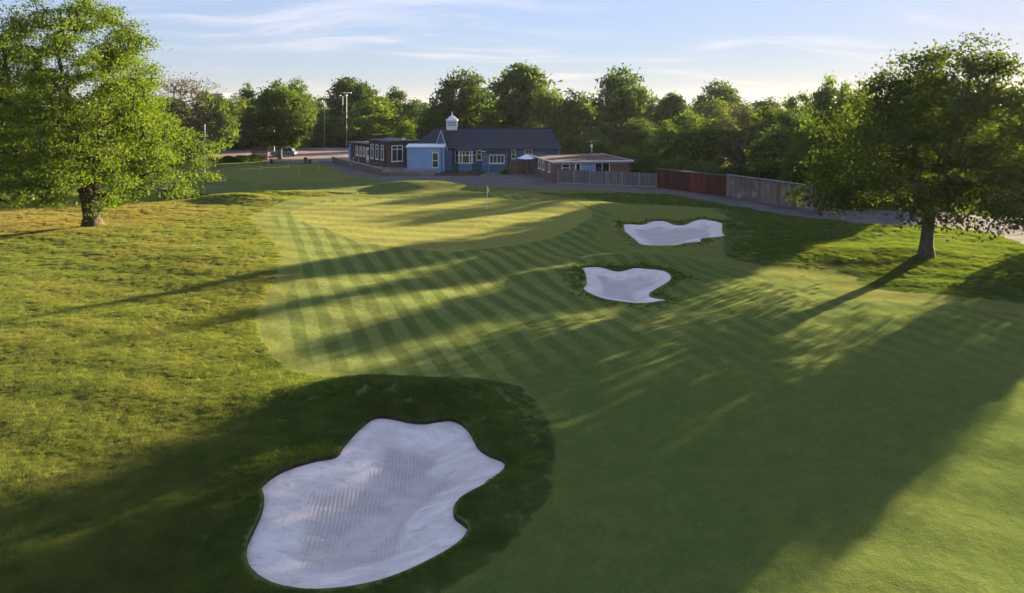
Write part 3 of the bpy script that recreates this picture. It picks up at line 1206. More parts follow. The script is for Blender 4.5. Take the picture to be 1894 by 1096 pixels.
x, y = W(1713, 484)
rt = tree_object('oak_tree', make_tree(23, 12.7, 3.3, 7.5,
                 [(0, .72), (.10, .96), (.25, 1.0), (.45, .90), (.65, .72), (.85, .52), (1, .22)],
                 700, 88, .215, .34, off=(1.6, 0), clump=.8, flat=.55, trunk_top=.7, forks=3, lobes=.18, droop=1.0,
                 fork_z=2.2, leaf_aspect=.6), BARK_GREY, L_oak)
rt.location = (x, y, H1(x, y))
tag(rt, 'large dark spreading tree with a single straight trunk casting a long shadow at right', 'tree')

# background kinds, unit-ish prototypes (height 10)
KIND = {
    'broad': (make_tree(31, 10, 1.0, 4.4, DOME, 170, 85, .42, .24, clump=.95, forks=3, lobes=.2), BARK, L_mid),
    'round': (make_tree(32, 10, .9, 4.2, OVAL, 170, 85, .42, .22, clump=.95, forks=2, lobes=.24), BARK, L_dark),
    'tall': (make_tree(33, 10, .8, 3.0, OVAL, 150, 90, .42, .2, clump=.85, lobes=.26), BARK, L_dark),
    'olive': (make_tree(34, 10, .7, 3.9, DOME, 170, 85, .38, .2, clump=.9, forks=3, lobes=.22, hang=.3), BARK_GREY, L_olive),
    'light': (make_tree(35, 10, .7, 4.4, BUSH, 180, 85, .40, .22, clump=.95, forks=3, lobes=.2), BARK, L_bright),
    'bare': (make_tree(36, 10, .9, 4.2, DOME, 330, 16, .32, .22, clump=.8, forks=3, lobes=.2, leaf_aspect=.25), BARK_GREY, L_brown),
    'conifer': (make_tree(37, 10, .6, 2.6, TALL, 150, 90, .38, .18, clump=.75, lobes=.14, trunk_top=.95), BARK, L_dark),
    'sycamore': (make_tree(38, 10, 2.0, 4.6, OVAL, 210, 85, .38, .30, clump=.85, forks=3, lobes=.2), BARK_GREY, L_mid),
    'bush': (make_tree(39, 10, .3, 7.5, BUSH, 150, 90, .75, .2, clump=1.7, forks=3, lobes=.15, fork_z=.8), BARK, L_mid),
    'lightbush': (make_tree(40, 10, .3, 7.0, BUSH, 150, 90, .75, .2, clump=1.7, forks=3, lobes=.15, fork_z=.8), BARK, L_olive),
}
PROTO, USED, RAD = {}, {}, {'broad': 4.8, 'round': 4.6, 'tall': 3.4, 'olive': 4.3, 'light': 4.8, 'bare': 4.5, 'conifer': 2.9,
                           'sycamore': 5.0, 'bush': 8.3, 'lightbush': 7.8}
for k, (d, bk, lf) in KIND.items():
    PROTO[k] = tree_object('tree', d, bk, lf)
    USED[k] = False
NAME = {'broad': 'broadleaf_tree', 'round': 'round_tree', 'tall': 'tall_tree', 'olive': 'olive_green_tree', 'light': 'light_green_tree',
        'bare': 'bare_tree', 'conifer': 'conifer_tree', 'sycamore': 'sycamore_tree', 'bush': 'bush', 'lightbush': 'bush'}


def plant(kind, px, top, d, hw, label, group=None):
    """a tree d metres off, its middle seen at column px, its top at row top, hw its half width in pixels"""
    o = copy_tree(PROTO[kind]) if USED[kind] else PROTO[kind]
    USED[kind] = True
    cy, sy = math.cos(PITCH), math.sin(PITCH)
    v = top - CY
    yy, zz_ = FPX * cy - v * sy, -(FPX * sy + v * cy)
    ht = CAM_H + zz_ * d / yy
    hw = hw * 1.18
    s = d / FPX
    xx = (px - CX) * s
    o.name = NAME[kind]
    o.location = (xx, d, H1(xx, d) - .05)
    sxy = hw * s / RAD[kind]
    o.scale = (sxy, sxy, ht / 10.0)
    o.rotation_euler = (0, 0, random.uniform(0, 6.28))
    tag(o, label, 'bush' if 'bush' in kind else 'tree', group)
    return o


G1, G2, G3 = 'trees behind the car park', 'trees behind the clubhouse', 'trees behind the fences'
G0, GS = 'trees beyond the big left tree', 'bushes behind the fences'
TREES = [
    ('round', -60, 150, 95, 90, 'dark tree at the left frame edge beyond the big bright tree', G0),
    ('broad', 40, 205, 120, 75, 'mid green tree seen through the left side of the big bright tree', G0),
    ('olive', 140, 200, 135, 70, 'olive tree seen behind the forked trunk of the big bright tree', G0),
    ('round', 235, 190, 125, 60, 'dark tree behind the right half of the big bright tree', G0),
    ('bare', 345, 138, 112, 68, 'brownish sparse tree right beside the big bright tree, behind the white pole', G0),
    ('tall', 300, 180, 140, 45, 'dark tree behind the brownish sparse tree', G0),
    ('broad', 388, 172, 135, 40, 'green tree rising over the right shoulder of the brownish sparse tree', G1),
    ('olive', 425, 178, 150, 40, 'olive tree between the brownish sparse tree and the car park tree', G1),
    ('conifer', 459, 150, 165, 22, 'slender pointed tree rising left of the car park tree', G1),
    ('sycamore', 518, 157, 122, 52, 'broad bright tree with a bare trunk standing beside the parked blue car', G1),
    ('round', 548, 152, 150, 32, 'dark tree peeping over the right shoulder of the car park tree', G1),
    ('broad', 470, 195, 155, 40, 'low green tree behind the left side of the car park tree', G1),
    ('broad', 603, 181, 200, 40, 'distant green tree behind the single thin floodlight pole', G1),
    ('tall', 652, 143, 180, 40, 'tall dark tree rising behind the tall twin floodlight masts', G1),
    ('light', 692, 178, 168, 62, 'big rounded light green tree right of the twin floodlight masts', G1),
    ('light', 755, 225, 150, 32, 'low light green tree just left of the hipped slate roof', G1),
    ('conifer', 732, 157, 205, 27, 'distant dark conical tree above the rounded light green tree', G1),
    ('round', 768, 187, 175, 36, 'distant dark low tree right of the dark conical tree', G1),
    ('broad', 612, 215, 165, 35, 'low green tree behind the hedge left of the twin floodlight masts', G1),
    ('round', 858, 136, 138, 54, 'round-topped dark tree directly behind the white roof cupola', G2),
    ('broad', 806, 192, 132, 34, 'low mid green tree left of the white roof cupola', G2),
    ('light', 905, 205, 128, 30, 'low bright tree behind the middle of the slate ridge', G2),
    ('tall', 968, 119, 132, 56, 'tallest dark tree above the right half of the slate roof', G2),
    ('round', 925, 190, 145, 35, 'dark tree in the gap left of the tallest dark tree', G2),
    ('olive', 1015, 165, 124, 34, 'narrow olive tree at the right shoulder of the tallest dark tree', G2),
    ('olive', 1066, 172, 113, 50, 'pale olive tree just beyond the right end of the slate roof', G2),
    ('round', 1148, 132, 124, 56, 'tall round tree above the brick annex', G2),
    ('broad', 1100, 205, 120, 40, 'mid green tree filling the gap left of the tall round tree', G2),
    ('broad', 1215, 180, 132, 32, 'small green tree on the skyline right of the tall round tree', G3),
    ('round', 1180, 222, 112, 45, 'dark low tree behind the right end of the brick annex', G3),
    ('tall', 1247, 172, 128, 30, 'narrow tree behind the left end of the red fence', G3),
    ('broad', 1285, 210, 100, 58, 'green tree standing right behind the red fence', G3),
    ('round', 1330, 155, 150, 46, 'dark round-headed tree on the skyline above the red fence', G3),
    ('olive', 1318, 186, 138, 42, 'olive tree in front of the dark round-headed skyline tree', G3),
    ('bare', 1368, 190, 94, 36, 'thin brownish tree above the joint of red and weathered fence', G3),
    ('conifer', 1415, 177, 200, 34, 'small distant tree in the skyline dip above the weathered fence', G3),
    ('light', 1425, 195, 108, 46, 'bright sunlit tree in the dip behind the weathered fence', G3),
    ('broad', 1395, 215, 100, 44, 'low green tree filling the gap right of the thin brownish tree', G3),
    ('light', 1240, 222, 106, 44, 'bright low tree above the left end of the red fence', G3),
    ('broad', 1478, 175, 101, 40, 'green tree behind the middle of the weathered fence', G3),
    ('sycamore', 1545, 150, 84, 46, 'tall leafy tree with open top behind the right end of the weathered fence', G3),
    ('round', 1440, 240, 82, 46, 'low dark tree leaning over the weathered fence', G3),
    ('broad', 1500, 230, 71, 44, 'low leafy tree hugging the right end of the weathered fence', G3),
    ('olive', 1605, 165, 76, 48, 'olive tree just left of the dark spreading tree', G3),
    ('round', 1690, 185, 84, 60, 'dark tree hidden behind the dark spreading tree', G3),
    ('broad', 1790, 200, 90, 60, 'green tree behind the right side of the dark spreading tree', G3),
    ('tall', 1744, 160, 72, 64, 'tall dark tree hidden just behind the dark spreading tree', G3),
    ('olive', 2062, 168, 50, 62, 'leafy tree standing just beyond the right frame edge', G3),
    ('round', 1905, 185, 105, 55, 'dark tree at the right frame edge', G3),
    ('broad', 1600, 300, 66, 45, 'low leafy tree over the path left of the straight trunk', G3),
]
for t_ in TREES:
    plant(*t_)
BUSHES = [
    ('bush', 1360, 301, 77, 36, 'round bright green clipped bush peeping over the weathered fence', GS),
    ('lightbush', 1160, 270, 97, 28, 'yellow-green bush at the right end of the brick annex roof', GS),
    ('bush', 1200, 285, 92, 30, 'dark bush behind the right end of the grey fence', GS),
    ('bush', 1100, 250, 106, 40, 'blue-green bush behind the aerial on the brick annex', GS),
    ('bush', 1255, 290, 88, 36, 'dark green bush behind the left half of the red fence', GS),
    ('lightbush', 1305, 296, 84, 34, 'olive bush behind the right half of the red fence', GS),
    ('bush', 1418, 296, 76, 40, 'dark green bush behind the left third of the weathered fence', GS),
    ('lightbush', 1475, 310, 71, 40, 'olive bush behind the right half of the weathered fence', GS),
    ('bush', 1545, 330, 65, 40, 'dark bush where the weathered fence ends', GS),
    ('bush', 1050, 262, 112, 30, 'dark bush against the right gable of the blue clubhouse', GS),
    ('bush', 1640, 330, 68, 50, 'dark bush beyond the path left of the straight trunk', GS),
    ('bush', 1740, 335, 72, 60, 'dark bush beyond the path right of the straight trunk', GS),
    ('bush', 1850, 340, 72, 60, 'dark bush beyond the path at the right frame edge', GS),
    ('bush', 20, 265, 95, 70, 'dark bush beyond the dry grass at the left frame edge', GS),
    ('bush', 150, 262, 105, 80, 'dark bush beyond the dry grass behind the forked trunk', GS),
    ('lightbush', 270, 262, 112, 70, 'olive bush beyond the dry grass left of the white pole', GS),
    ('bush', 415, 256, 160, 40, 'dark bush at the back of the car park behind the dark cars', GS),
    ('bush', 480, 254, 160, 40, 'dark bush at the back of the car park behind the timber screen', GS),
    ('lightbush', 392, 288, 119, 16, 'sparse pale shrub just right of the white pole', 'shrubs beside the practice green'),
    ('bush', 421, 287, 117, 15, 'clipped round shrub nearest the white pole', 'shrubs beside the practice green'),
    ('bush', 447, 286, 118, 17, 'clipped shrub in the middle of the row by the practice green', 'shrubs beside the practice green'),
    ('bush', 468, 285, 119, 14, 'clipped shrub beside the timber screen', 'shrubs beside the practice green'),
]
for t_ in BUSHES:
    plant(*t_)

# far wood along the horizon (one uncountable mass)
fv, ff, ft = [], [], []
(_, _), (lv, lf, tn) = KIND['broad'][0]
sub = np.arange(0, len(lf), 9)
base = lv.reshape(-1, 4, 3)[sub]
nb = 0
for k in range(120):
    a = R(-48) + R(96) * k / 119
    d = 300 + 60 * rng.uniform()
    s = rng.uniform(.9, 1.25)
    q = base * np.array([1.7 * s, 1.7 * s, s * .95])
    q = q + np.array([d * math.sin(a), d * math.cos(a), 0])
    fv.append(q.reshape(-1, 3)); ft.append(tn[sub])
fv = np.concatenate(fv)
o = link('far_wood', fast_mesh('far_wood', fv, np.arange(len(fv)).reshape(-1, 4), L_mid, False, np.concatenate(ft)))
tag(o, 'distant line of woodland along the horizon behind everything', 'wood', kind='stuff')


# hedge beyond the car park: dense leaf mass on a box
def hedge(x0, x1, y0, y1, h, n, mat, label, seed):
    g = np.random.default_rng(seed)
    root = empty('hedge', ((x0 + x1) / 2, (y0 + y1) / 2, 0))
    L, Dp = (x1 - x0) / 2, (y1 - y0) / 2
    MB().box(-L + .2, L - .2, -Dp + .2, Dp - .2, 0, h - .3).build('hedge_core', L_dark, root)
    c = np.stack([g.uniform(-L, L, n), g.uniform(-Dp, Dp, n), g.uniform(.05, h, n)], 1)
    top = g.uniform(size=n) < .35
    c[top, 2] = h + g.normal(0, .08, top.sum()) + .15 * np.sin(c[top, 0] * .9)
    fr_ = (~top) & (g.uniform(size=n) < .7)
    c[fr_, 1] = -Dp + g.normal(0, .08, fr_.sum())
    sz = g.uniform(.2, .45, n)
    ax = g.normal(0, 1, (n, 3)); ax /= np.linalg.norm(ax, axis=1)[:, None]
    sd = np.cross(ax, g.normal(0, 1, (n, 3))); sd /= np.linalg.norm(sd, axis=1)[:, None]
    lv_ = np.stack([c - ax * sz[:, None] * .5, c + sd * sz[:, None] * .3, c + ax * sz[:, None] * .5, c - sd * sz[:, None] * .3], 1)
    link('foliage', fast_mesh('foliage', lv_.reshape(-1, 3), np.arange(n * 4).reshape(-1, 4), mat, False, g.uniform(0, 1, n)), root)
    return tag(root, label, 'hedge')


hedge(-49, -21, 158, 161, 2.9, 9000, L_mid, 'long flat-topped dark hedge along the back of the car park', 5)

# flower bed plants before the clubhouse
bed = MB().prism(flower_bed, 0.0, .12).build('flower_bed', M_soil)
bed['kind'] = 'structure'
bed['label'] = 'dark planting bed below the clubhouse bay window'
fl = [('bush', 843, 313, 97.0, 8), ('lightbush', 856, 317, 96.2, 7), ('bush', 868, 315, 97.0, 9), ('lightbush', 880, 318, 96.0, 7),
      ('bush', 829, 314, 97.5, 9), ('bush', 935, 312, 96.5, 8), ('lightbush', 890, 315, 97.2, 6), ('bush', 848, 321, 95.4, 6)]
fl_l = ['shrub left of the bay window sill corner', 'pale low shrub below the left of the bay window', 'dark shrub below the middle of the bay window',
        'pale low shrub below the right of the bay window', 'dark shrub at the left end of the clubhouse bed',
        'shrub in front of the right corner of the blue porch', 'small pale shrub by the porch door', 'low dark shrub at the front of the clubhouse bed']
for (k, px, tp, d, hw), lab in zip(fl, fl_l):
    plant(k, px, tp, d, hw, lab, 'small shrubs before the clubhouse')


# ------------------------------------------------------------------ buildings
def wall_frame(ox, oy, oz, dx, dy):
    """local x along the wall, local y into the building, z up"""
    return Matrix(((dx, -dy, 0, ox), (dy, dx, 0, oy), (0, 0, 1, oz), (0, 0, 0, 1)))


def window(root, M, a0, a1, z0, z1, cols=1, transom=None, name='window', sill=True, fw=.09, proud=.07):
    m = MB(M)
    m.box(a0, a0 + fw, -proud, -.002, z0, z1).box(a1 - fw, a1, -proud, -.002, z0, z1)
    m.box(a0 + fw, a1 - fw, -proud, -.002, z0, z0 + fw).box(a0 + fw, a1 - fw, -proud, -.002, z1 - fw, z1)
    for k in range(1, cols):
        x_ = a0 + (a1 - a0) * k / cols
        m.box(x_ - fw * .4, x_ + fw * .4, -proud + .012, -.004, z0 + fw, z1 - fw)
    if transom:
        m.box(a0 + fw, a1 - fw, -proud + .006, -.003, transom - fw * .45, transom + fw * .45)
    o = m.build(name, M_white, root)
    MB(M).box(a0 + fw * .8, a1 - fw * .8, -.024, -.0012, z0 + fw * .8, z1 - fw * .8).build('pane', M_glass, o)
    if sill:
        MB(M).box(a0 - .06, a1 + .06, -proud - .08, -.001, z0 - .07, z0 - .002).build('sill', M_white, o)
    return o


# blue clubhouse ---------------------------------------------------
cl = empty('clubhouse', (-3.7, 101, 0))
tag(cl, 'long blue weatherboarded clubhouse with dark slate roof and white roof cupola', 'clubhouse')
X0, X1, Y0, Y1, EV, RG = -10.6, 10.5, 0.0, 8.0, 3.35, 5.95      # local to (-3.7,101)
MB().box(X0, X1, Y0, Y1, 0, EV).build('wall', M_blue, cl)
ov = .35
rx0, rx1 = X0 + 2.9, X1 - 1.1
rm = MB()
top_l, top_r = (rx0, 4.0, RG), (rx1, 4.0, RG)
c = [(X0 - ov, Y0 - ov, EV - .12), (X1 + ov, Y0 - ov, EV - .12), (X1 + ov, Y1 + ov, EV - .12), (X0 - ov, Y1 + ov, EV - .12)]
th = .10
cb = [(p[0], p[1], p[2] - th) for p in c]
rm.add([*c, top_l, top_r, *cb], [(0, 1, 5, 4), (1, 2, 5), (2, 3, 4, 5), (3, 0, 4), (0, 6, 7, 1), (1, 7, 8, 2), (2, 8, 9, 3), (3, 9, 6, 0), (9, 8, 7, 6)])
roof = rm.build('roof', M_slate, cl)
MB().tube((rx0, 4.0, RG + .02), (rx1, 4.0, RG + .02), .09, n=6).build('ridge_tiles', M_slate, roof)
MB().box(X0 - ov, X1 + ov, Y0 - ov - .10, Y0 - ov - .003, EV - .26, EV - .10).build('gutter', M_dark, cl)
MB().box(3.4, X1 + .02, Y0 - .03, Y0 - .002, EV - .30, EV - .23).build('fascia_board', M_white, cl)
MB().box(X1 - .10, X1 + .03, -.03, .1, 0, EV - .3).build('corner_board', M_pale, cl)
MB().tube((-4.6, -.08, .1), (-4.6, -.08, EV - .25), .05).build('drainpipe', M_dark, cl)
MB().tube((3.55, -.08, .1), (3.55, -.08, EV - .25), .05).build('drainpipe', M_dark, cl)
# front windows, local x = world x + 3.7
MF = wall_frame(0, 0, 0, 1, 0)
window(cl, MF, 3.62, 4.22, 1.75, 3.05, 1, 2.4)
window(cl, MF, 5.5, 6.55, 1.75, 3.05, 2, 2.4)
window(cl, MF, -1.35, -.62, 1.55, 2.95, 1, 2.4)
MB(MF).box(-1.35, -.55, -.12, -.002, 2.98, 3.06).build('window_hood', M_white, cl)
# bay window
bm = MB()
bay = [(-4.35, -.001), (-3.75, -1.1), (-1.9, -1.1), (-1.4, -.001)]
bm.prism([bay[0], bay[1], bay[2], bay[3]], 0, 1.2)
bm.prism([(bay[0][0] + .06, -.002), (bay[1][0] + .06, -1.04), (bay[2][0] - .06, -1.04), (bay[3][0] - .06, -.002)], 1.2, 3.0)
bay_o = bm.build('bay', M_blue, cl)
bw = wall_frame(-3.75, -1.1, 0, 1, 0)
m = MB(bw)
L_ = 1.85
for a in (0, .38, 1.42, L_ - .12):
    m.box(a, a + .12, -.06, .055, 1.25, 2.98)
m.box(-.01, L_ + .01, -.07, .05, 1.17, 1.3).box(-.01, L_ + .01, -.065, .05, 2.9, 3.0).box(.12, L_ - .12, -.055, .05, 2.28, 2.38)
m.box(.86, .94, -.05, .05, 2.38, 2.9)
wo_ = m.build('window', M_white, cl)
MB(bw).box(.06, L_ - .06, .012, .052, 1.3, 2.9).build('pane', M_glass, wo_)
for (p, q) in ((bay[0], bay[1]), (bay[2], bay[3])):
    dx, dy = q[0] - p[0], q[1] - p[1]
    Ls = math.hypot(dx, dy)
    window(cl, wall_frame(p[0], p[1], 0, dx / Ls, dy / Ls), .05, Ls - .05, 1.2, 3.0, 1, 2.33, sill=False)
MB().add([(-4.6, -.01, 3.30), (-1.2, -.01, 3.30), (-1.75, -1.32, 3.05), (-3.9, -1.32, 3.05), (-4.6, -.01, 3.0), (-1.2, -.01, 3.0), (-1.75, -1.32, 2.97), (-3.9, -1.32, 2.97)],
         [(3, 2, 1, 0), (4, 5, 6, 7), (7, 6, 2, 3), (4, 7, 3, 0), (6, 5, 1, 2), (0, 1, 5, 4)]).build('bay_roof', M_slate, cl)
# porch
pm = MB().box(-.45, 3.15, -1.7, -.001, 0, 2.75)
pm.build('porch', M_blue, cl)
MB().box(-.6, 3.3, -1.9, -.003, 2.752, 2.98).build('porch_roof', M_dark, cl)
pf = wall_frame(-.45, -1.7, 0, 1, 0)
window(cl, pf, 1.0, 3.1, 1.25, 2.45, 4)
o = MB(pf).box(.12, .85, -.03, -.002, .05, 2.15).build('door', M_blue, cl)
MB(pf).box(.05, .12, -.05, -.001, 0, 2.22).box(.85, .92, -.05, -.001, 0, 2.22).box(.12, .85, -.05, -.001, 2.15, 2.22).build('door_frame', M_pale, o)
MB(pf).box(.2, .3, -.07, -.03, 1.0, 1.08).build('handle', M_steel, o)
MB(pf).box(-.1, .5, -.25, -.203, 2.86, 2.96).build('porch_lamp', M_white, cl)
# small steep gable
gx0, gx1, gz0, gz1 = -7.15, -5.45, 3.05, 5.75
gm = (gx0 + gx1) / 2
MB().extrude([(gx0 + .1, gz0), (gx1 - .1, gz0), (gm, gz1 - .15)], -.9, 3.7).build('gable_wall', M_blue, cl)
for sx, g0 in ((-1, gx0), (1, gx1)):
    e = MB()
    g1_ = g0 + sx * .16
    e.add([(g1_, -1.1, gz0 - .28), (gm, -1.1, gz1), (gm, 3.9, gz1), (g1_, 3.9, gz0 - .28),
           (g1_, -1.1, gz0 - .16), (gm, -1.1, gz1 + .12), (gm, 3.9, gz1 + .12), (g1_, 3.9, gz0 - .16)],
          [(0, 1, 2, 3), (7, 6, 5, 4), (0, 4, 5, 1), (3, 2, 6, 7), (0, 3, 7, 4), (1, 5, 6, 2)])
    e.build('gable_roof', M_slate, cl)
    b = MB()
    b.add([(g1_, -1.16, gz0 - .30), (gm, -1.16, gz1 - .06), (gm, -1.16, gz1 + .14), (g1_, -1.16, gz0 - .10),
           (g1_, -1.105, gz0 - .30), (gm, -1.105, gz1 - .06), (gm, -1.105, gz1 + .14), (g1_, -1.105, gz0 - .10)],
          [(0, 1, 2, 3), (7, 6, 5, 4), (0, 4, 5, 1), (3, 2, 6, 7), (0, 3, 7, 4), (1, 5, 6, 2)])
    b.build('bargeboard', M_white, cl)
# pale rendered box extension
MB().box(-10.75, -5.7, -3.2, -.95, 0, 3.55).build('rendered_extension', M_pale, cl)
MB().add([(-10.9, -3.32, 3.552), (-5.6, -3.32, 3.552), (-5.6, -.96, 3.552), (-10.9, -.96, 3.552), (-10.9, -3.32, 3.66), (-5.6, -3.32, 3.66), (-5.6, -.96, 3.95), (-10.9, -.96, 3.95)],
         [(3, 2, 1, 0), (4, 5, 6, 7), (0, 1, 5, 4), (2, 3, 7, 6), (1, 2, 6, 5), (3, 0, 4, 7)]).build('extension_roof', M_white, cl)
MB().box(-5.698, -4.75, -1.4, -.003, 0, 3.0).build('link_wall', M_blue, cl)
ef = wall_frame(-10.75, -3.2, 0, 1, 0)
o = window(cl, ef, 3.45, 4.35, .75, 2.85, 1, 1.75, name='glazed_door', sill=False)
MB(ef).tube((4.75, -.07, .1), (4.75, -.07, 3.5), .045).build('drainpipe', M_dark, cl)
# cupola
cu = (-8.85 + 3.7, 4.0)
hw_ = .78
m = MB().box(cu[0] - hw_, cu[0] + hw_, cu[1] - hw_, cu[1] + hw_, 5.7, 6.35)
for sx in (-1, 1):
    for sy in (-1, 1):
        m.box(cu[0] + sx * hw_ - (.12 if sx > 0 else 0), cu[0] + sx * hw_ + (.12 if sx < 0 else 0),
              cu[1] + sy * hw_ - (.12 if sy > 0 else 0), cu[1] + sy * hw_ + (.12 if sy < 0 else 0), 6.352, 7.02)
m.box(cu[0] - hw_, cu[0] + hw_, cu[1] - hw_, cu[1] + hw_, 7.022, 7.14)
cup = m.build('cupola', M_white, cl)
MB().box(cu[0] - hw_ + .14, cu[0] + hw_ - .14, cu[1] - hw_ + .14, cu[1] + hw_ - .14, 6.353, 7.02).build('cupola_core', M_dark, cup)
for z in (6.42, 6.64, 6.86):
    MB().box(cu[0] - hw_ + .122, cu[0] + hw_ - .122, cu[1] - hw_ + .02, cu[1] + hw_ - .02, z, z + .13).build('louvre', M_white, cup)
ro = hw_ + .14
MB().add([(cu[0] - ro, cu[1] - ro, 7.142), (cu[0] + ro, cu[1] - ro, 7.142), (cu[0] + ro, cu[1] + ro, 7.142), (cu[0] - ro, cu[1] + ro, 7.142), (cu[0], cu[1], 8.0)],
         [(0, 1, 4), (1, 2, 4), (2, 3, 4), (3, 0, 4), (3, 2, 1, 0)]).build('cupola_roof', M_white, cup)
MB().tube((cu[0], cu[1], 7.9), (cu[0], cu[1], 8.45), .04, .02).build('finial', M_steel, cup)

# brick wing with flat roof ----------------------------------------
TZ = .55
wdx, wdy = .83, .557
wg = empty('brick_wing', (-17.3, 100.6, 0), math.atan2(wdy, wdx))
tag(wg, 'dark brown brick flat-roofed wing with tall white windows left of the pale blue box', 'building')
MB().box(0, 4.4, 0, 7.6, 0, 4.05).build('wall', M_brick_dark, wg)
MB().box(-.25, 4.6, -.25, 7.8, 4.052, 4.3).build('roof', M_felt, wg)
MB().box(-.33, 4.68, -.33, 7.88, 4.12, 4.24).build('fascia_board', M_dark, wg)
MB().box(.6, 4.4, 7.601, 16.8, 0, 3.3).build('wall', M_brick_dark, wg)
MB().box(.3, 4.6, 7.9, 17.1, 3.302, 3.5).build('roof', M_felt, wg)
MB().box(.22, 4.68, 7.9, 17.18, 3.34, 3.45).build('fascia_board', M_dark, wg)
# rear rooms link the wing to the clubhouse
MB().box(4.401, 9.0, 2.2, 9.0, 0, 3.75).build('wall', M_brick_dark, wg)
MB().box(4.0, 9.2, 2.0, 9.2, 3.76, 3.95).build('roof', M_felt, wg)
front = wall_frame(0, 0, 0, 1, 0)
window(wg, front, .25, 2.0, 1.35, 3.65, 2, 3.1, fw=.12)
MB(front).box(3.3, 3.5, -.14, -.002, 1.7, 1.95).build('wall_lamp', M_white, wg)
left = wall_frame(0, 7.6, 0, 0, -1)          # along the long left face, from far to near
for a in (.9, 2.7, 4.6):
    window(wg, left, a, a + .9, 1.45, 3.6, 1, 3.0, fw=.12)
    MB(left).box(a + 1.25, a + 1.6, -.14, -.002, 0, 3.95).build('pilaster', M_brick_dark, wg)
left2 = wall_frame(.6, 16.8, 0, 0, -1)
for a in (2.6, 4.2, 5.6):
    window(wg, left2, a, a + .8, 1.45, 2.95, 1, 2.5, fw=.13)
o = MB(left2).box(7.2, 8.2, -.05, -.002, TZ, 2.7).build('door', M_white, wg)
MB(left2).box(7.32, 8.08, -.062, -.051, 1.7, 2.55).build('pane', M_glass, o)
MB(left2).box(7.1, 7.2, -.12, -.002, TZ, 2.9).box(8.2, 8.3, -.12, -.002, TZ, 2.9).box(7.2, 8.2, -.12, -.002, 2.702, 2.9).build('door_frame', M_white, o)
MB(left2).box(-.02, .5, -.25, -.001, 0, 3.2).build('corner_pilaster', M_pale, wg)
MB().box(1.0, 2.2, 3.0, 4.0, 4.302, 4.55).build('roof_vent', M_steel, wg)
MB().box(2.6, 3.0, 1.2, 1.6, 4.302, 4.6).build('roof_vent', M_white, wg)

# brick annex at right ----------------------------------------------
an = empty('brick_annex', (5.2, 86.6, 0), math.atan2(.19, .98))
tag(an, 'low red brick flat-roofed annex with white fascia behind the grey fence', 'building')
AL, AW, AH = 12.6, 9.6, 2.42
MB().box(0, AW, 0, AL, 0, AH).build('wall', M_brick_red, an)
MB().box(-.35, AW + .35, -.35, AL + .3, AH + .002, AH + .1).build('roof_deck', M_dark, an)
MB().add([(-.3, -.3, AH + .102), (AW + .3, -.3, AH + .102), (AW + .3, AL + .25, AH + .102), (-.3, AL + .25, AH + .102), (3.0, 5.0, AH + .22), (5.0, 6.0, AH + .22)],
         [(0, 1, 5, 4), (1, 2, 5), (2, 3, 4, 5), (3, 0, 4), (3, 2, 1, 0)]).build('roof', M_pink_roof, an)
MB().box(-.42, AW + .42, -.42, -.352, AH - .03, AH + .13).build('fascia_board', M_white, an)
MB().box(-.42, -.352, -.351, AL + .3, AH - .03, AH + .13).build('fascia_board', M_white, an)
MB().box(AW + .352, AW + .42, -.351, AL + .3, AH - .03, AH + .13).build('fascia_board', M_white, an)
MB().box(-.16, .22, -.16, .22, 0, AH - .09).build('brick_pier', M_brick_red, an)
al = wall_frame(0, AL, 0, 0, -1)
for a in (4.0, 6.2):
    window(an, al, a, a + 1.1, .95, 2.25, 1, 1.9, fw=.13)
window(an, al, 9.6, 10.5, 1.0, 2.1, 1, None, fw=.1)
af = wall_frame(0, 0, 0, 1, 0)
window(an, af, .9, 1.9, 1.2, 2.2, 1, 1.7, fw=.08)
o = MB(af).box(2.55, 3.35, -.05, -.002, .1, 2.3).build('door', M_white, an)
MB(af).box(2.72, 3.18, -.062, -.051, 1.3, 2.15).build('pane', M_glass, o)
MB(af).box(3.4, 5.0, -.05, -.002, .1, 2.36).build('blue_panel', M_pale, an)
window(an, af, 5.05, 7.0, 1.1, 2.3, 2, None, fw=.08)
MB(af).box(3.4, 5.0, -.09, -.051, 2.1, 2.3).build('sign_board', M_blue, an)
MB(af).box(-.35, AW, -.30, -.20, AH - .22, AH - .12).build('gutter', M_steel, an)
# tv aerial on the annex roof
ae = empty('tv_aerial', (10.2, 91.0, 2.95))
tag(ae, 'tall tv aerial on a mast above the brick annex roof', 'aerial')
MB().tube((0, 0, -.02), (0, 0, 1.9), .035).build('mast', M_steel, ae)
m = MB().tube((-.7, 0, 1.75), (.8, 0, 1.85), .025)
for k in range(7):
    m.tube((-.6 + .2 * k, -.3, 1.77 + .012 * k), (-.6 + .2 * k, .3, 1.77 + .012 * k), .015, n=4)
m.build('antenna', M_steel, ae)
MB().box(-.16, .12, -.06, .02, 1.0, 1.4).build('amplifier_box', M_white, ae)

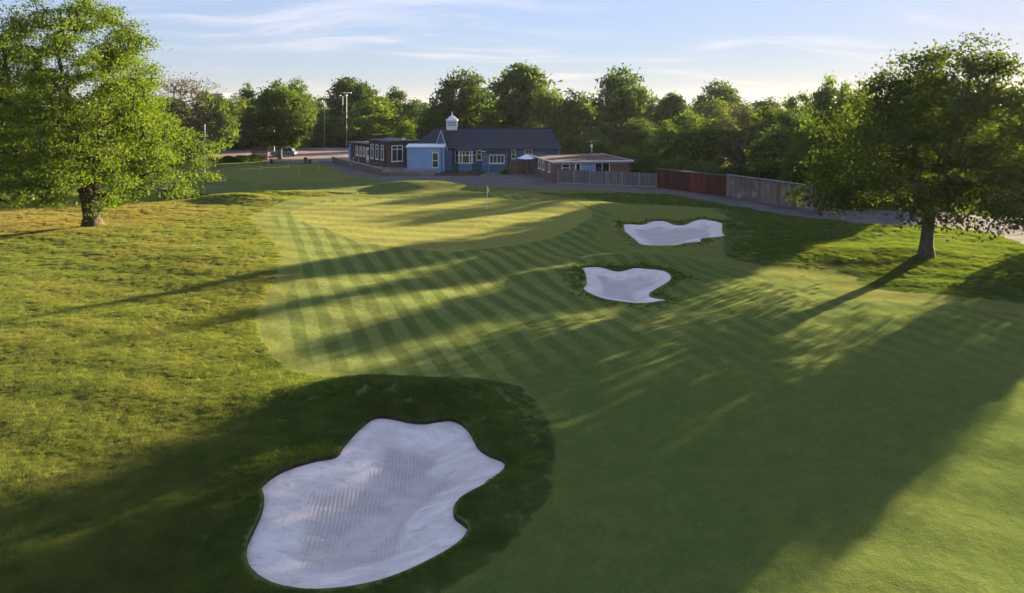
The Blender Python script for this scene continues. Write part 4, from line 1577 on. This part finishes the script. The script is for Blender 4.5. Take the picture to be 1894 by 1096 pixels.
# white parasol before the clubhouse
pa = empty('parasol', (1.95, 96.6, 0))
tag(pa, 'white open parasol between the blue clubhouse and the brick annex', 'parasol')
MB().tube((0, 0, 0), (0, 0, 2.5), .03).build('pole', M_steel, pa)
n = 8
vs = [(1.35 * math.cos(6.283 * k / n), 1.35 * math.sin(6.283 * k / n), 2.12 + (.05 if k % 2 else 0)) for k in range(n)]
vs += [(.7 * math.cos(6.283 * k / n), .7 * math.sin(6.283 * k / n), 2.38) for k in range(n)] + [(0, 0, 2.72)]
fs = [(k, (k + 1) % n, n + (k + 1) % n, n + k) for k in range(n)] + [(n + k, n + (k + 1) % n, 2 * n) for k in range(n)]
o = MB().add(vs, fs).build('canopy', M_canvas, pa)
o.modifiers.new('thick', 'SOLIDIFY').thickness = .02
MB().tube((0, 0, 0), (0, 0, .12), .3).build('base', M_dark, pa)
# brick wall to the left of the annex, behind the parasol
gw = empty('garden_wall', (-.4, 97.4, 0))
tag(gw, 'short brown timber screen wall between porch and brick annex', 'wall')
for k in range(12):
    MB().box(k * .24, k * .24 + .225, -.03, .03, .03, 1.75 + .04 * math.sin(k * 2.3)).build('board', M_wood, gw)
for k in (0, 1.44, 2.9):
    MB().box(k - .05, k + .05, .032, .13, 0, 1.8).build('post', M_wood, gw)

# terrace, retaining wall, steps -------------------------------------
wa, wb = Vector((-29.4, 116.6, 0)), Vector((-17.4, 94.6, 0))
tp = [(-17.5, 94.85), (-10.3, 95.6), (-10.3, 97.7), (-14.4, 97.75), (-14.4, 100.2), (-17.2, 100.5), (-26.2, 114.2), (-29.2, 116.6)]
o = MB().prism(tp, 0, TZ).build('terrace', M_paving)
o['kind'] = 'structure'
o['label'] = 'raised paved terrace before the brick wing'
rw = empty('retaining_wall', wa, math.atan2(wb.y - wa.y, wb.x - wa.x))
tag(rw, 'low brick retaining wall with pale coping along the terrace and path', 'wall')
LW = (wb - wa).length
MB().box(0, LW, -.12, .12, 0, .88).build('wall', M_wall_brick, rw)
nseg = 20
for k in range(nseg):
    MB().box(LW * k / nseg + .006, LW * (k + 1) / nseg - .006, -.18, .18, .882, .95).build('coping_stone', M_concrete, rw)
MB().box(LW * .42, LW * .42 + .9, -.16, -.121, .25, .7).build('plaque', M_concrete, rw)
st_ = empty('terrace_steps', (-14.6, 94.35, 0), math.atan2(.75, 7.2))
tag(st_, 'broad shallow brick steps at the end of the retaining wall', 'steps')
MB().box(-2.7, 2.2, 0, .4, 0, .18).build('step', M_wall_brick, st_)
MB().box(-2.7, 2.2, .401, .62, 0, .36).build('step', M_wall_brick, st_)
# handrails by the wing door
hr = empty('handrail', (-23.6, 110.2, TZ), math.atan2(-19.4, 13))
tag(hr, 'white metal handrails beside the white door of the brick wing', 'handrail')
for yy in (-.6, .6):
    m = MB().tube((-1.2, yy, .55), (1.0, yy, 1.35), .035)
    m.tube((-1.2, yy, 0), (-1.2, yy, .55), .03).tube((1.0, yy, 0), (1.0, yy, 1.35), .03)
    m.build('rail', M_white, hr)


def picnic_table(x_, y_, z_, rz, label):
    t = empty('picnic_table', (x_, y_, z_), rz)
    tag(t, label, 'picnic table', 'picnic tables on the terrace')
    for k in range(5):
        MB().box(-.9, .9, -.36 + .15 * k, -.36 + .15 * k + .13, .70, .745).build('tabletop_plank', M_wood, t)
    for s_y in (-1, 1):
        MB().box(-.9, .9, s_y * .72 - .13, s_y * .72 + .13, .42, .46).build('seat', M_wood, t)
    for xx in (-.6, .6):
        for s_y in (-1, 1):
            MB().tube((xx, s_y * .75, 0), (xx, s_y * .25, .70), .045, n=4).build('leg', M_wood, t)
        MB().box(xx - .03, xx + .03, -.8, .8, .36, .418).build('cross_bar', M_wood, t)
    return t


picnic_table(-15.7, 96.6, TZ, .2, 'brown wooden picnic table by the pale blue box above the steps')
picnic_table(-18.9, 99.4, TZ, 1.0, 'brown wooden picnic table below the large wing window')
picnic_table(-21.0, 103.6, TZ, 1.0, 'brown wooden picnic table below the narrow wing windows')

# ------------------------------------------------------------------ fences
def fence(name, label, a, b, h, npan, mat, post_mat, pw, cap=None, each=False):
    a, b = Vector((*a, 0)), Vector((*b, 0))
    L = (b - a).length
    root = empty(name, a, math.atan2(b.y - a.y, b.x - a.x))
    tag(root, label, 'fence')
    sp_ = L / npan
    shared = {}
    for k in range(npan):
        if each:
            nb_ = int(sp_ / .26)
            for j in range(nb_):
                w_ = sp_ / nb_
                hh = h - random.uniform(0, .07)
                y_ = random.uniform(-.012, .012)
                MB().box(k * sp_ + j * w_ + .007, k * sp_ + (j + 1) * w_ - .007, -.02 + y_, .02 + y_, .05, hh).build('plank', mat, root)
        else:
            m = MB()
            nb_ = int(sp_ / .14)
            w_ = (sp_ - .1) / nb_
            dz = random.uniform(-.04, .04)
            for j in range(nb_):
                y_ = .012 * (j % 2)
                m.box(k * sp_ + .05 + j * w_ + .004, k * sp_ + .05 + (j + 1) * w_ - .004, -.02 - y_, .015 - y_, .12, h + dz)
            pn = m.build('panel', mat, root)
            MB().box(k * sp_ + .05, (k + 1) * sp_ - .05, -.03, .022, 0, .118).build('gravel_board', post_mat, root)
    for k in range(npan + 1):
        MB().box(k * sp_ - pw, k * sp_ + pw, *((.025, .14) if each else (-.055, .055)), 0, h + .04).build('post', post_mat, root)
    for z in (.4, h - .3):
        MB().box(0, L, .024, .07, z, z + .09).build('rail', mat, root)
    if cap:
        for k in range(npan):
            MB().box(k * sp_, (k + 1) * sp_ - .01, -.16, .20, h + .045, h + .10).build('capping_board', cap, root)
    return root


fence('panel_fence', 'grey timber panel fence with concrete posts in front of the brick annex', (5.55, 85.25), (16.45, 80.9), 1.62, 6, M_fence_grey, M_concrete, .05)
fence('red_fence', 'dark red stained timber fence in the middle of the fence line', (16.5, 80.85), (21.9, 72.8), 2.08, 4, M_fence_red, M_fence_red, .03, M_felt)
fence('weathered_fence', 'weathered silvery brown plank fence with pale capping beside the path', (21.93, 72.75), (27.4, 60.0), 2.2, 8, M_fence_old, M_fence_old, .05, M_concrete, True)

# ------------------------------------------------------------------ car park things
def make_car(name, label, paint, x_, y_, rz, L=4.45, Hh=1.65, grp='cars in the car park'):
    t = empty(name, (x_, y_, 0), rz)
    tag(t, label, 'car', grp)
    h = L / 2
    Wd = .9
    lower = [(-h, .42), (-h + .05, .85), (-h + .25, 1.02), (-.9, 1.05), (h - 1.45, 1.02), (h - .45, .92), (h - .06, .78), (h, .45), (h - .1, .30), (-h + .1, .30)]
    b = MB().extrude(lower, -Wd, Wd).build('body', paint, t, bevel=.06)
    up0 = [(-h + .28, 1.0), (-h + .62, Hh - .10), (-h + 1.0, Hh), (.35, Hh - .02), (h - 1.25, 1.0)]
    m = MB()
    ins_ = .13
    n_ = len(up0)
    vs_ = []
    for s_y in (-1, 1):
        for (px_, pz_) in up0:
            f_ = (pz_ - 1.0) / (Hh - 1.0)
            vs_.append((px_, s_y * (Wd - .03 - ins_ * f_), pz_))
    m.add(vs_, [tuple(range(n_)), tuple(range(2 * n_ - 1, n_ - 1, -1))] + [((i + 1) % n_, i, n_ + i, n_ + (i + 1) % n_) for i in range(n_)])
    m.build('cabin', paint, t, bevel=.04)
    for s_y in (-1, 1):
        g_ = MB()
        for (x0_, x1_, x2_, x3_) in ((-h + .62, -.55, -.55, -h + .86), (-.47, .45, .25, -.47), (.5, h - 1.42, .40, .34)):
            def yy_(z):
                return s_y * (Wd - .03 - ins_ * (z - 1.0) / (Hh - 1.0) + .006)
            z0_, z1_ = 1.06, Hh - .12
            q = [(x0_, yy_(z0_), z0_), (x1_, yy_(z0_), z0_), (x2_, yy_(z1_), z1_), (x3_, yy_(z1_), z1_)]
            q2 = [(p[0], p[1] - s_y * .02, p[2]) for p in q]
            g_.add(q + q2, [(0, 1, 2, 3), (7, 6, 5, 4), (0, 4, 5, 1), (1, 5, 6, 2), (2, 6, 7, 3), (3, 7, 4, 0)])
        g_.build('side_windows', M_glass, t)
        MB().box(h - .32, h - .02, s_y * .62 - .2, s_y * .62 + .2, .66, .80).build('headlight', M_lamp, t)
        MB().box(-h - .012, -h + .1, s_y * .7 - .14, s_y * .7 + .14, .78, .95).build('tail_light', M_red, t)
        MB().box(.52, .70, s_y * (Wd + .01), s_y * (Wd + .18), 1.0, 1.12).build('mirror', paint, t)
        MB().tube((-h + .9, s_y * .68, Hh + .03), (.2, s_y * .68, Hh + .03), .02).build('roof_rail', M_steel, t)
    e = .012
    MB().add([(h - 1.27 + e, -.74, 1.04), (h - 1.27 + e, .74, 1.04), (.42 + e, .64, Hh - .06), (.42 + e, -.64, Hh - .06),
              (h - 1.30, -.74, 1.02), (h - 1.30, .74, 1.02), (.39, .64, Hh - .08), (.39, -.64, Hh - .08)],
             [(0, 1, 2, 3), (7, 6, 5, 4), (0, 4, 5, 1), (1, 5, 6, 2), (2, 6, 7, 3), (3, 7, 4, 0)]).build('windscreen', M_glass, t)
    for xx in (-h + .82, h - .86):
        for s_y in (-1, 1):
            wh = MB().tube((xx, s_y * (Wd - .2), .33), (xx, s_y * (Wd + .02), .33), .33, n=16).build('wheel', M_tyre, t)
            MB().tube((xx, s_y * (Wd + .021), .33), (xx, s_y * (Wd + .03), .33), .21, n=10).build('rim', M_steel, wh)
    return t


P_blue, P_dark, P_silver = paint_mat('blue car paint', (.10, .19, .27)), paint_mat('dark car paint', (.02, .022, .028)), paint_mat('silver car paint', (.45, .47, .5))
cx_, cy_ = W(525, 289)
make_car('parked_car', 'blue-grey estate car parked side-on behind the car park tree trunk', P_blue, cx_, cy_, math.pi)
make_car('parked_car', 'dark car with pale windscreen parked at the far left of the car park', P_dark, W(400, 277)[0], 150, .5)
make_car('parked_car', 'dark car parked under the trees left of the timber screen', P_dark, W(437, 274)[0], 154, 1.3, Hh=1.75)
make_car('parked_car', 'silver car half hidden behind the white pole and the big bright tree', P_silver, W(355, 290)[0], 124, .2)

# floodlights
def floodlight(x_, y_, h, label, heads=2, grp='floodlight poles beyond the car park'):
    t = empty('floodlight_pole', (x_, y_, 0))
    tag(t, label, 'floodlight', grp)
    MB().tube((0, 0, 0), (0, 0, h), .11, .07).build('pole', M_steel, t)
    MB().box(-.9, .9, -.05, .05, h - .1, h).build('cross_arm', M_steel, t)
    for k in range(heads):
        xx = -.75 + 1.5 * k / max(1, heads - 1)
        MB().box(xx - .3, xx + .3, -.3, .2, h + .002, h + .22).build('lamp_head', M_steel, t)
    return t


def Ztop(py, d):
    v = py - CY
    yy, zz_ = FPX * math.cos(PITCH) - v * math.sin(PITCH), -(FPX * math.sin(PITCH) + v * math.cos(PITCH))
    return CAM_H + zz_ * d / yy


floodlight((641 - CX) * 156 / FPX, 156, Ztop(172, 156), 'tallest floodlight mast, right one of the twin masts', 3)
floodlight((634 - CX) * 165 / FPX, 165, Ztop(177, 165), 'thinner mast just left of the tallest floodlight mast', 2)
floodlight((600 - CX) * 158 / FPX, 158, Ztop(187, 158), 'single thin floodlight pole left of the twin masts', 1)
floodlight((507 - CX) * 135 / FPX, 135, Ztop(190, 135), 'pale pole seen through the crown of the car park tree', 1)

# white pole by the practice green
fx_, fy_ = W(379, 319)
t = empty('flagpole', (fx_, fy_, 0))
tag(t, 'tall slim white pole without flag beside the big bright tree', 'pole')
MB().tube((0, 0, 0), (0, 0, Ztop(232, fy_)), .085, .04).build('pole', M_white, t)
MB().lathe([(.02, 0), (.07, .05), (.07, .1), (.02, .15)], (0, 0, Ztop(232, fy_))).build('finial', M_white, t)

# flagstick on the green
x_, y_ = W(901, 386)
z_ = H1(x_, y_)
t = empty('flagstick', (x_, y_, z_))
tag(t, 'slim white flagstick with a small yellow flag on the putting green', 'flagstick')
MB().tube((0, 0, -.05), (0, 0, 2.2), .022, .016).build('pole', M_white, t)
n = 6
vs = [(.0 + .09 * math.sin(k * .9) * k / n, .02 * math.sin(k * 1.4), 2.18 - z * .36 - .04 * k / n * 5 * z * 0 - .05 * k / n) for z in (0, 1) for k in range(n)]
vs = [(.05 * k / 1.2 + .0, .03 * math.sin(k * 1.1), 2.18 - .38 * j - .05 * k) for j in (0, 1) for k in range(n)]
o = MB().add(vs, [(k, k + 1, n + k + 1, n + k) for k in range(n - 1)]).build('flag', M_yellow, t)
o.modifiers.new('thick', 'SOLIDIFY').thickness = .008
cupm = MB().tube((0, 0, .002), (0, 0, .006), .056, n=16).build('hole_cup', M_dark, t)
# practice green pins
for (px_, py_), lab in zip([(482, 318), (534, 312), (552, 326), (589, 317), (497, 305)],
                           ['small practice pin nearest the white pole', 'small practice pin in the middle of the practice green',
                            'small practice pin nearest the camera on the practice green', 'small practice pin nearest the path',
                            'small practice pin nearest the timber screen']):
    x_, y_ = W(px_, py_)
    t = empty('practice_pin', (x_, y_, H1(x_, y_)))
    tag(t, lab, 'practice pin', 'pins on the practice green')
    MB().tube((0, 0, -.02), (0, 0, .85), .014).build('pole', M_white, t)
    MB().box(.015, .12, -.005, .005, .74, .84).build('flag', M_white, t)

# timber screen, rail, bins
x_, y_ = W(481, 297)
t = empty('timber_screen', (x_, y_, 0))
tag(t, 'brown timber slatted screen with a pale rail beside the parked blue car', 'screen')
for k in range(9):
    MB().box(-1.25, 1.2, -.03, .03, .12 + .24 * k, .12 + .24 * k + .21).build('slat', M_wood, t)
for xx, mt in ((-1.3, M_wood), (1.27, M_brick_red)):
    MB().box(xx - .07, xx + .07, -.09, .09, 0, 2.4).build('post', mt, t)
MB().box(-1.22, 1.18, -.07, -.032, 1.15, 1.27).build('rail', M_concrete, t)

x0_, y0_ = W(497, 300)
x1_, y1_ = W(562, 301)
t = empty('low_barrier', (x0_, y0_, 0), math.atan2(y1_ - y0_, x1_ - x0_))
tag(t, 'low grey knee rail between the practice green and the car park', 'barrier')
Lb = math.hypot(x1_ - x0_, y1_ - y0_)
MB().box(0, Lb, -.05, .05, .42, .56).build('rail', M_concrete, t)
MB().box(0, Lb, -.03, .03, .05, .38).build('rail', M_concrete, t)
for k in range(6):
    MB().box(Lb * k / 5 - .06, Lb * k / 5 + .06, .052, .15, 0, .6).build('post', M_wood, t)
for px_, lab in ((565, 'dark brown litter bin at the right end of the low knee rail'), (573, 'small black bin beside the dark brown litter bin'), (502, 'small dark bin at the left end of the low knee rail')):
    x_, y_ = W(px_, 302)
    t = empty('litter_bin', (x_, y_, 0))
    tag(t, lab, 'bin', 'bins by the knee rail')
    s_ = 1.0 if px_ == 565 else .7
    MB().lathe([(.22 * s_, 0), (.28 * s_, .08), (.30 * s_, .8 * s_)]).build('body', M_wood if px_ == 565 else M_dark, t)
    MB().lathe([(.32 * s_, 0), (.32 * s_, .05), (.2 * s_, .18)], (0, 0, .801 * s_)).build('lid', M_dark, t)

# dark green container behind the car park tree
t = empty('green_shed', (-46.5, 150, 0))
tag(t, 'dull green storage shed with a white end post behind the car park tree', 'shed')
M_gshed = plain('green painted steel', (.06, .10, .075), .6, .15, 2)
MB().box(-3.2, 0, -1.2, 1.2, 0, 2.9 + .6).build('wall', M_gshed, t)
MB().box(-3.35, .15, -1.35, 1.35, 3.502, 3.62).build('roof', M_felt, t)
MB().box(.002, .5, -1.25, -.8, 0, 3.5).build('end_post', M_white, t)
MB().box(-1.2, -.2, -1.24, -1.202, .05, 2.2).build('door', M_dark, t)

# far office block over the trees
t = empty('office_block', (-174, 420, 0))
tag(t, 'distant pale office block peeping over the trees left of the car park', 'building')
ht = Ztop(174, 420)
MB().box(-3, 3, 0, 12, 0, ht).build('wall', plain('pale concrete', (.11, .135, .17), .8, .05, .2), t)
MB().box(-3.2, 3.2, -.2, 12.2, ht + .002, ht + .5).build('roof', M_concrete, t)
for k in range(4):
    MB().box(-2.6, 2.6, -.08, -.002, ht - 2.6 - 3.2 * k, ht - 1.2 - 3.2 * k).build('window', M_glass, t)

# thin evening haze
HB = MB().box(-3800, 3800, -3800, 3800, -4.0, 34.0)
m, t, out = new_mat('evening haze')
vp = t.n('ShaderNodeVolumePrincipled')
vp.inputs['Color'].default_value = (.80, .90, 1.0, 1)
vp.inputs['Density'].default_value = 0.000065
vp.inputs['Anisotropy'].default_value = .35
t.l(vp.outputs[0], out.inputs['Volume'])
o = HB.build('haze', m)
o['kind'] = 'stuff'
o['label'] = 'thin pale evening haze over the whole golf course'
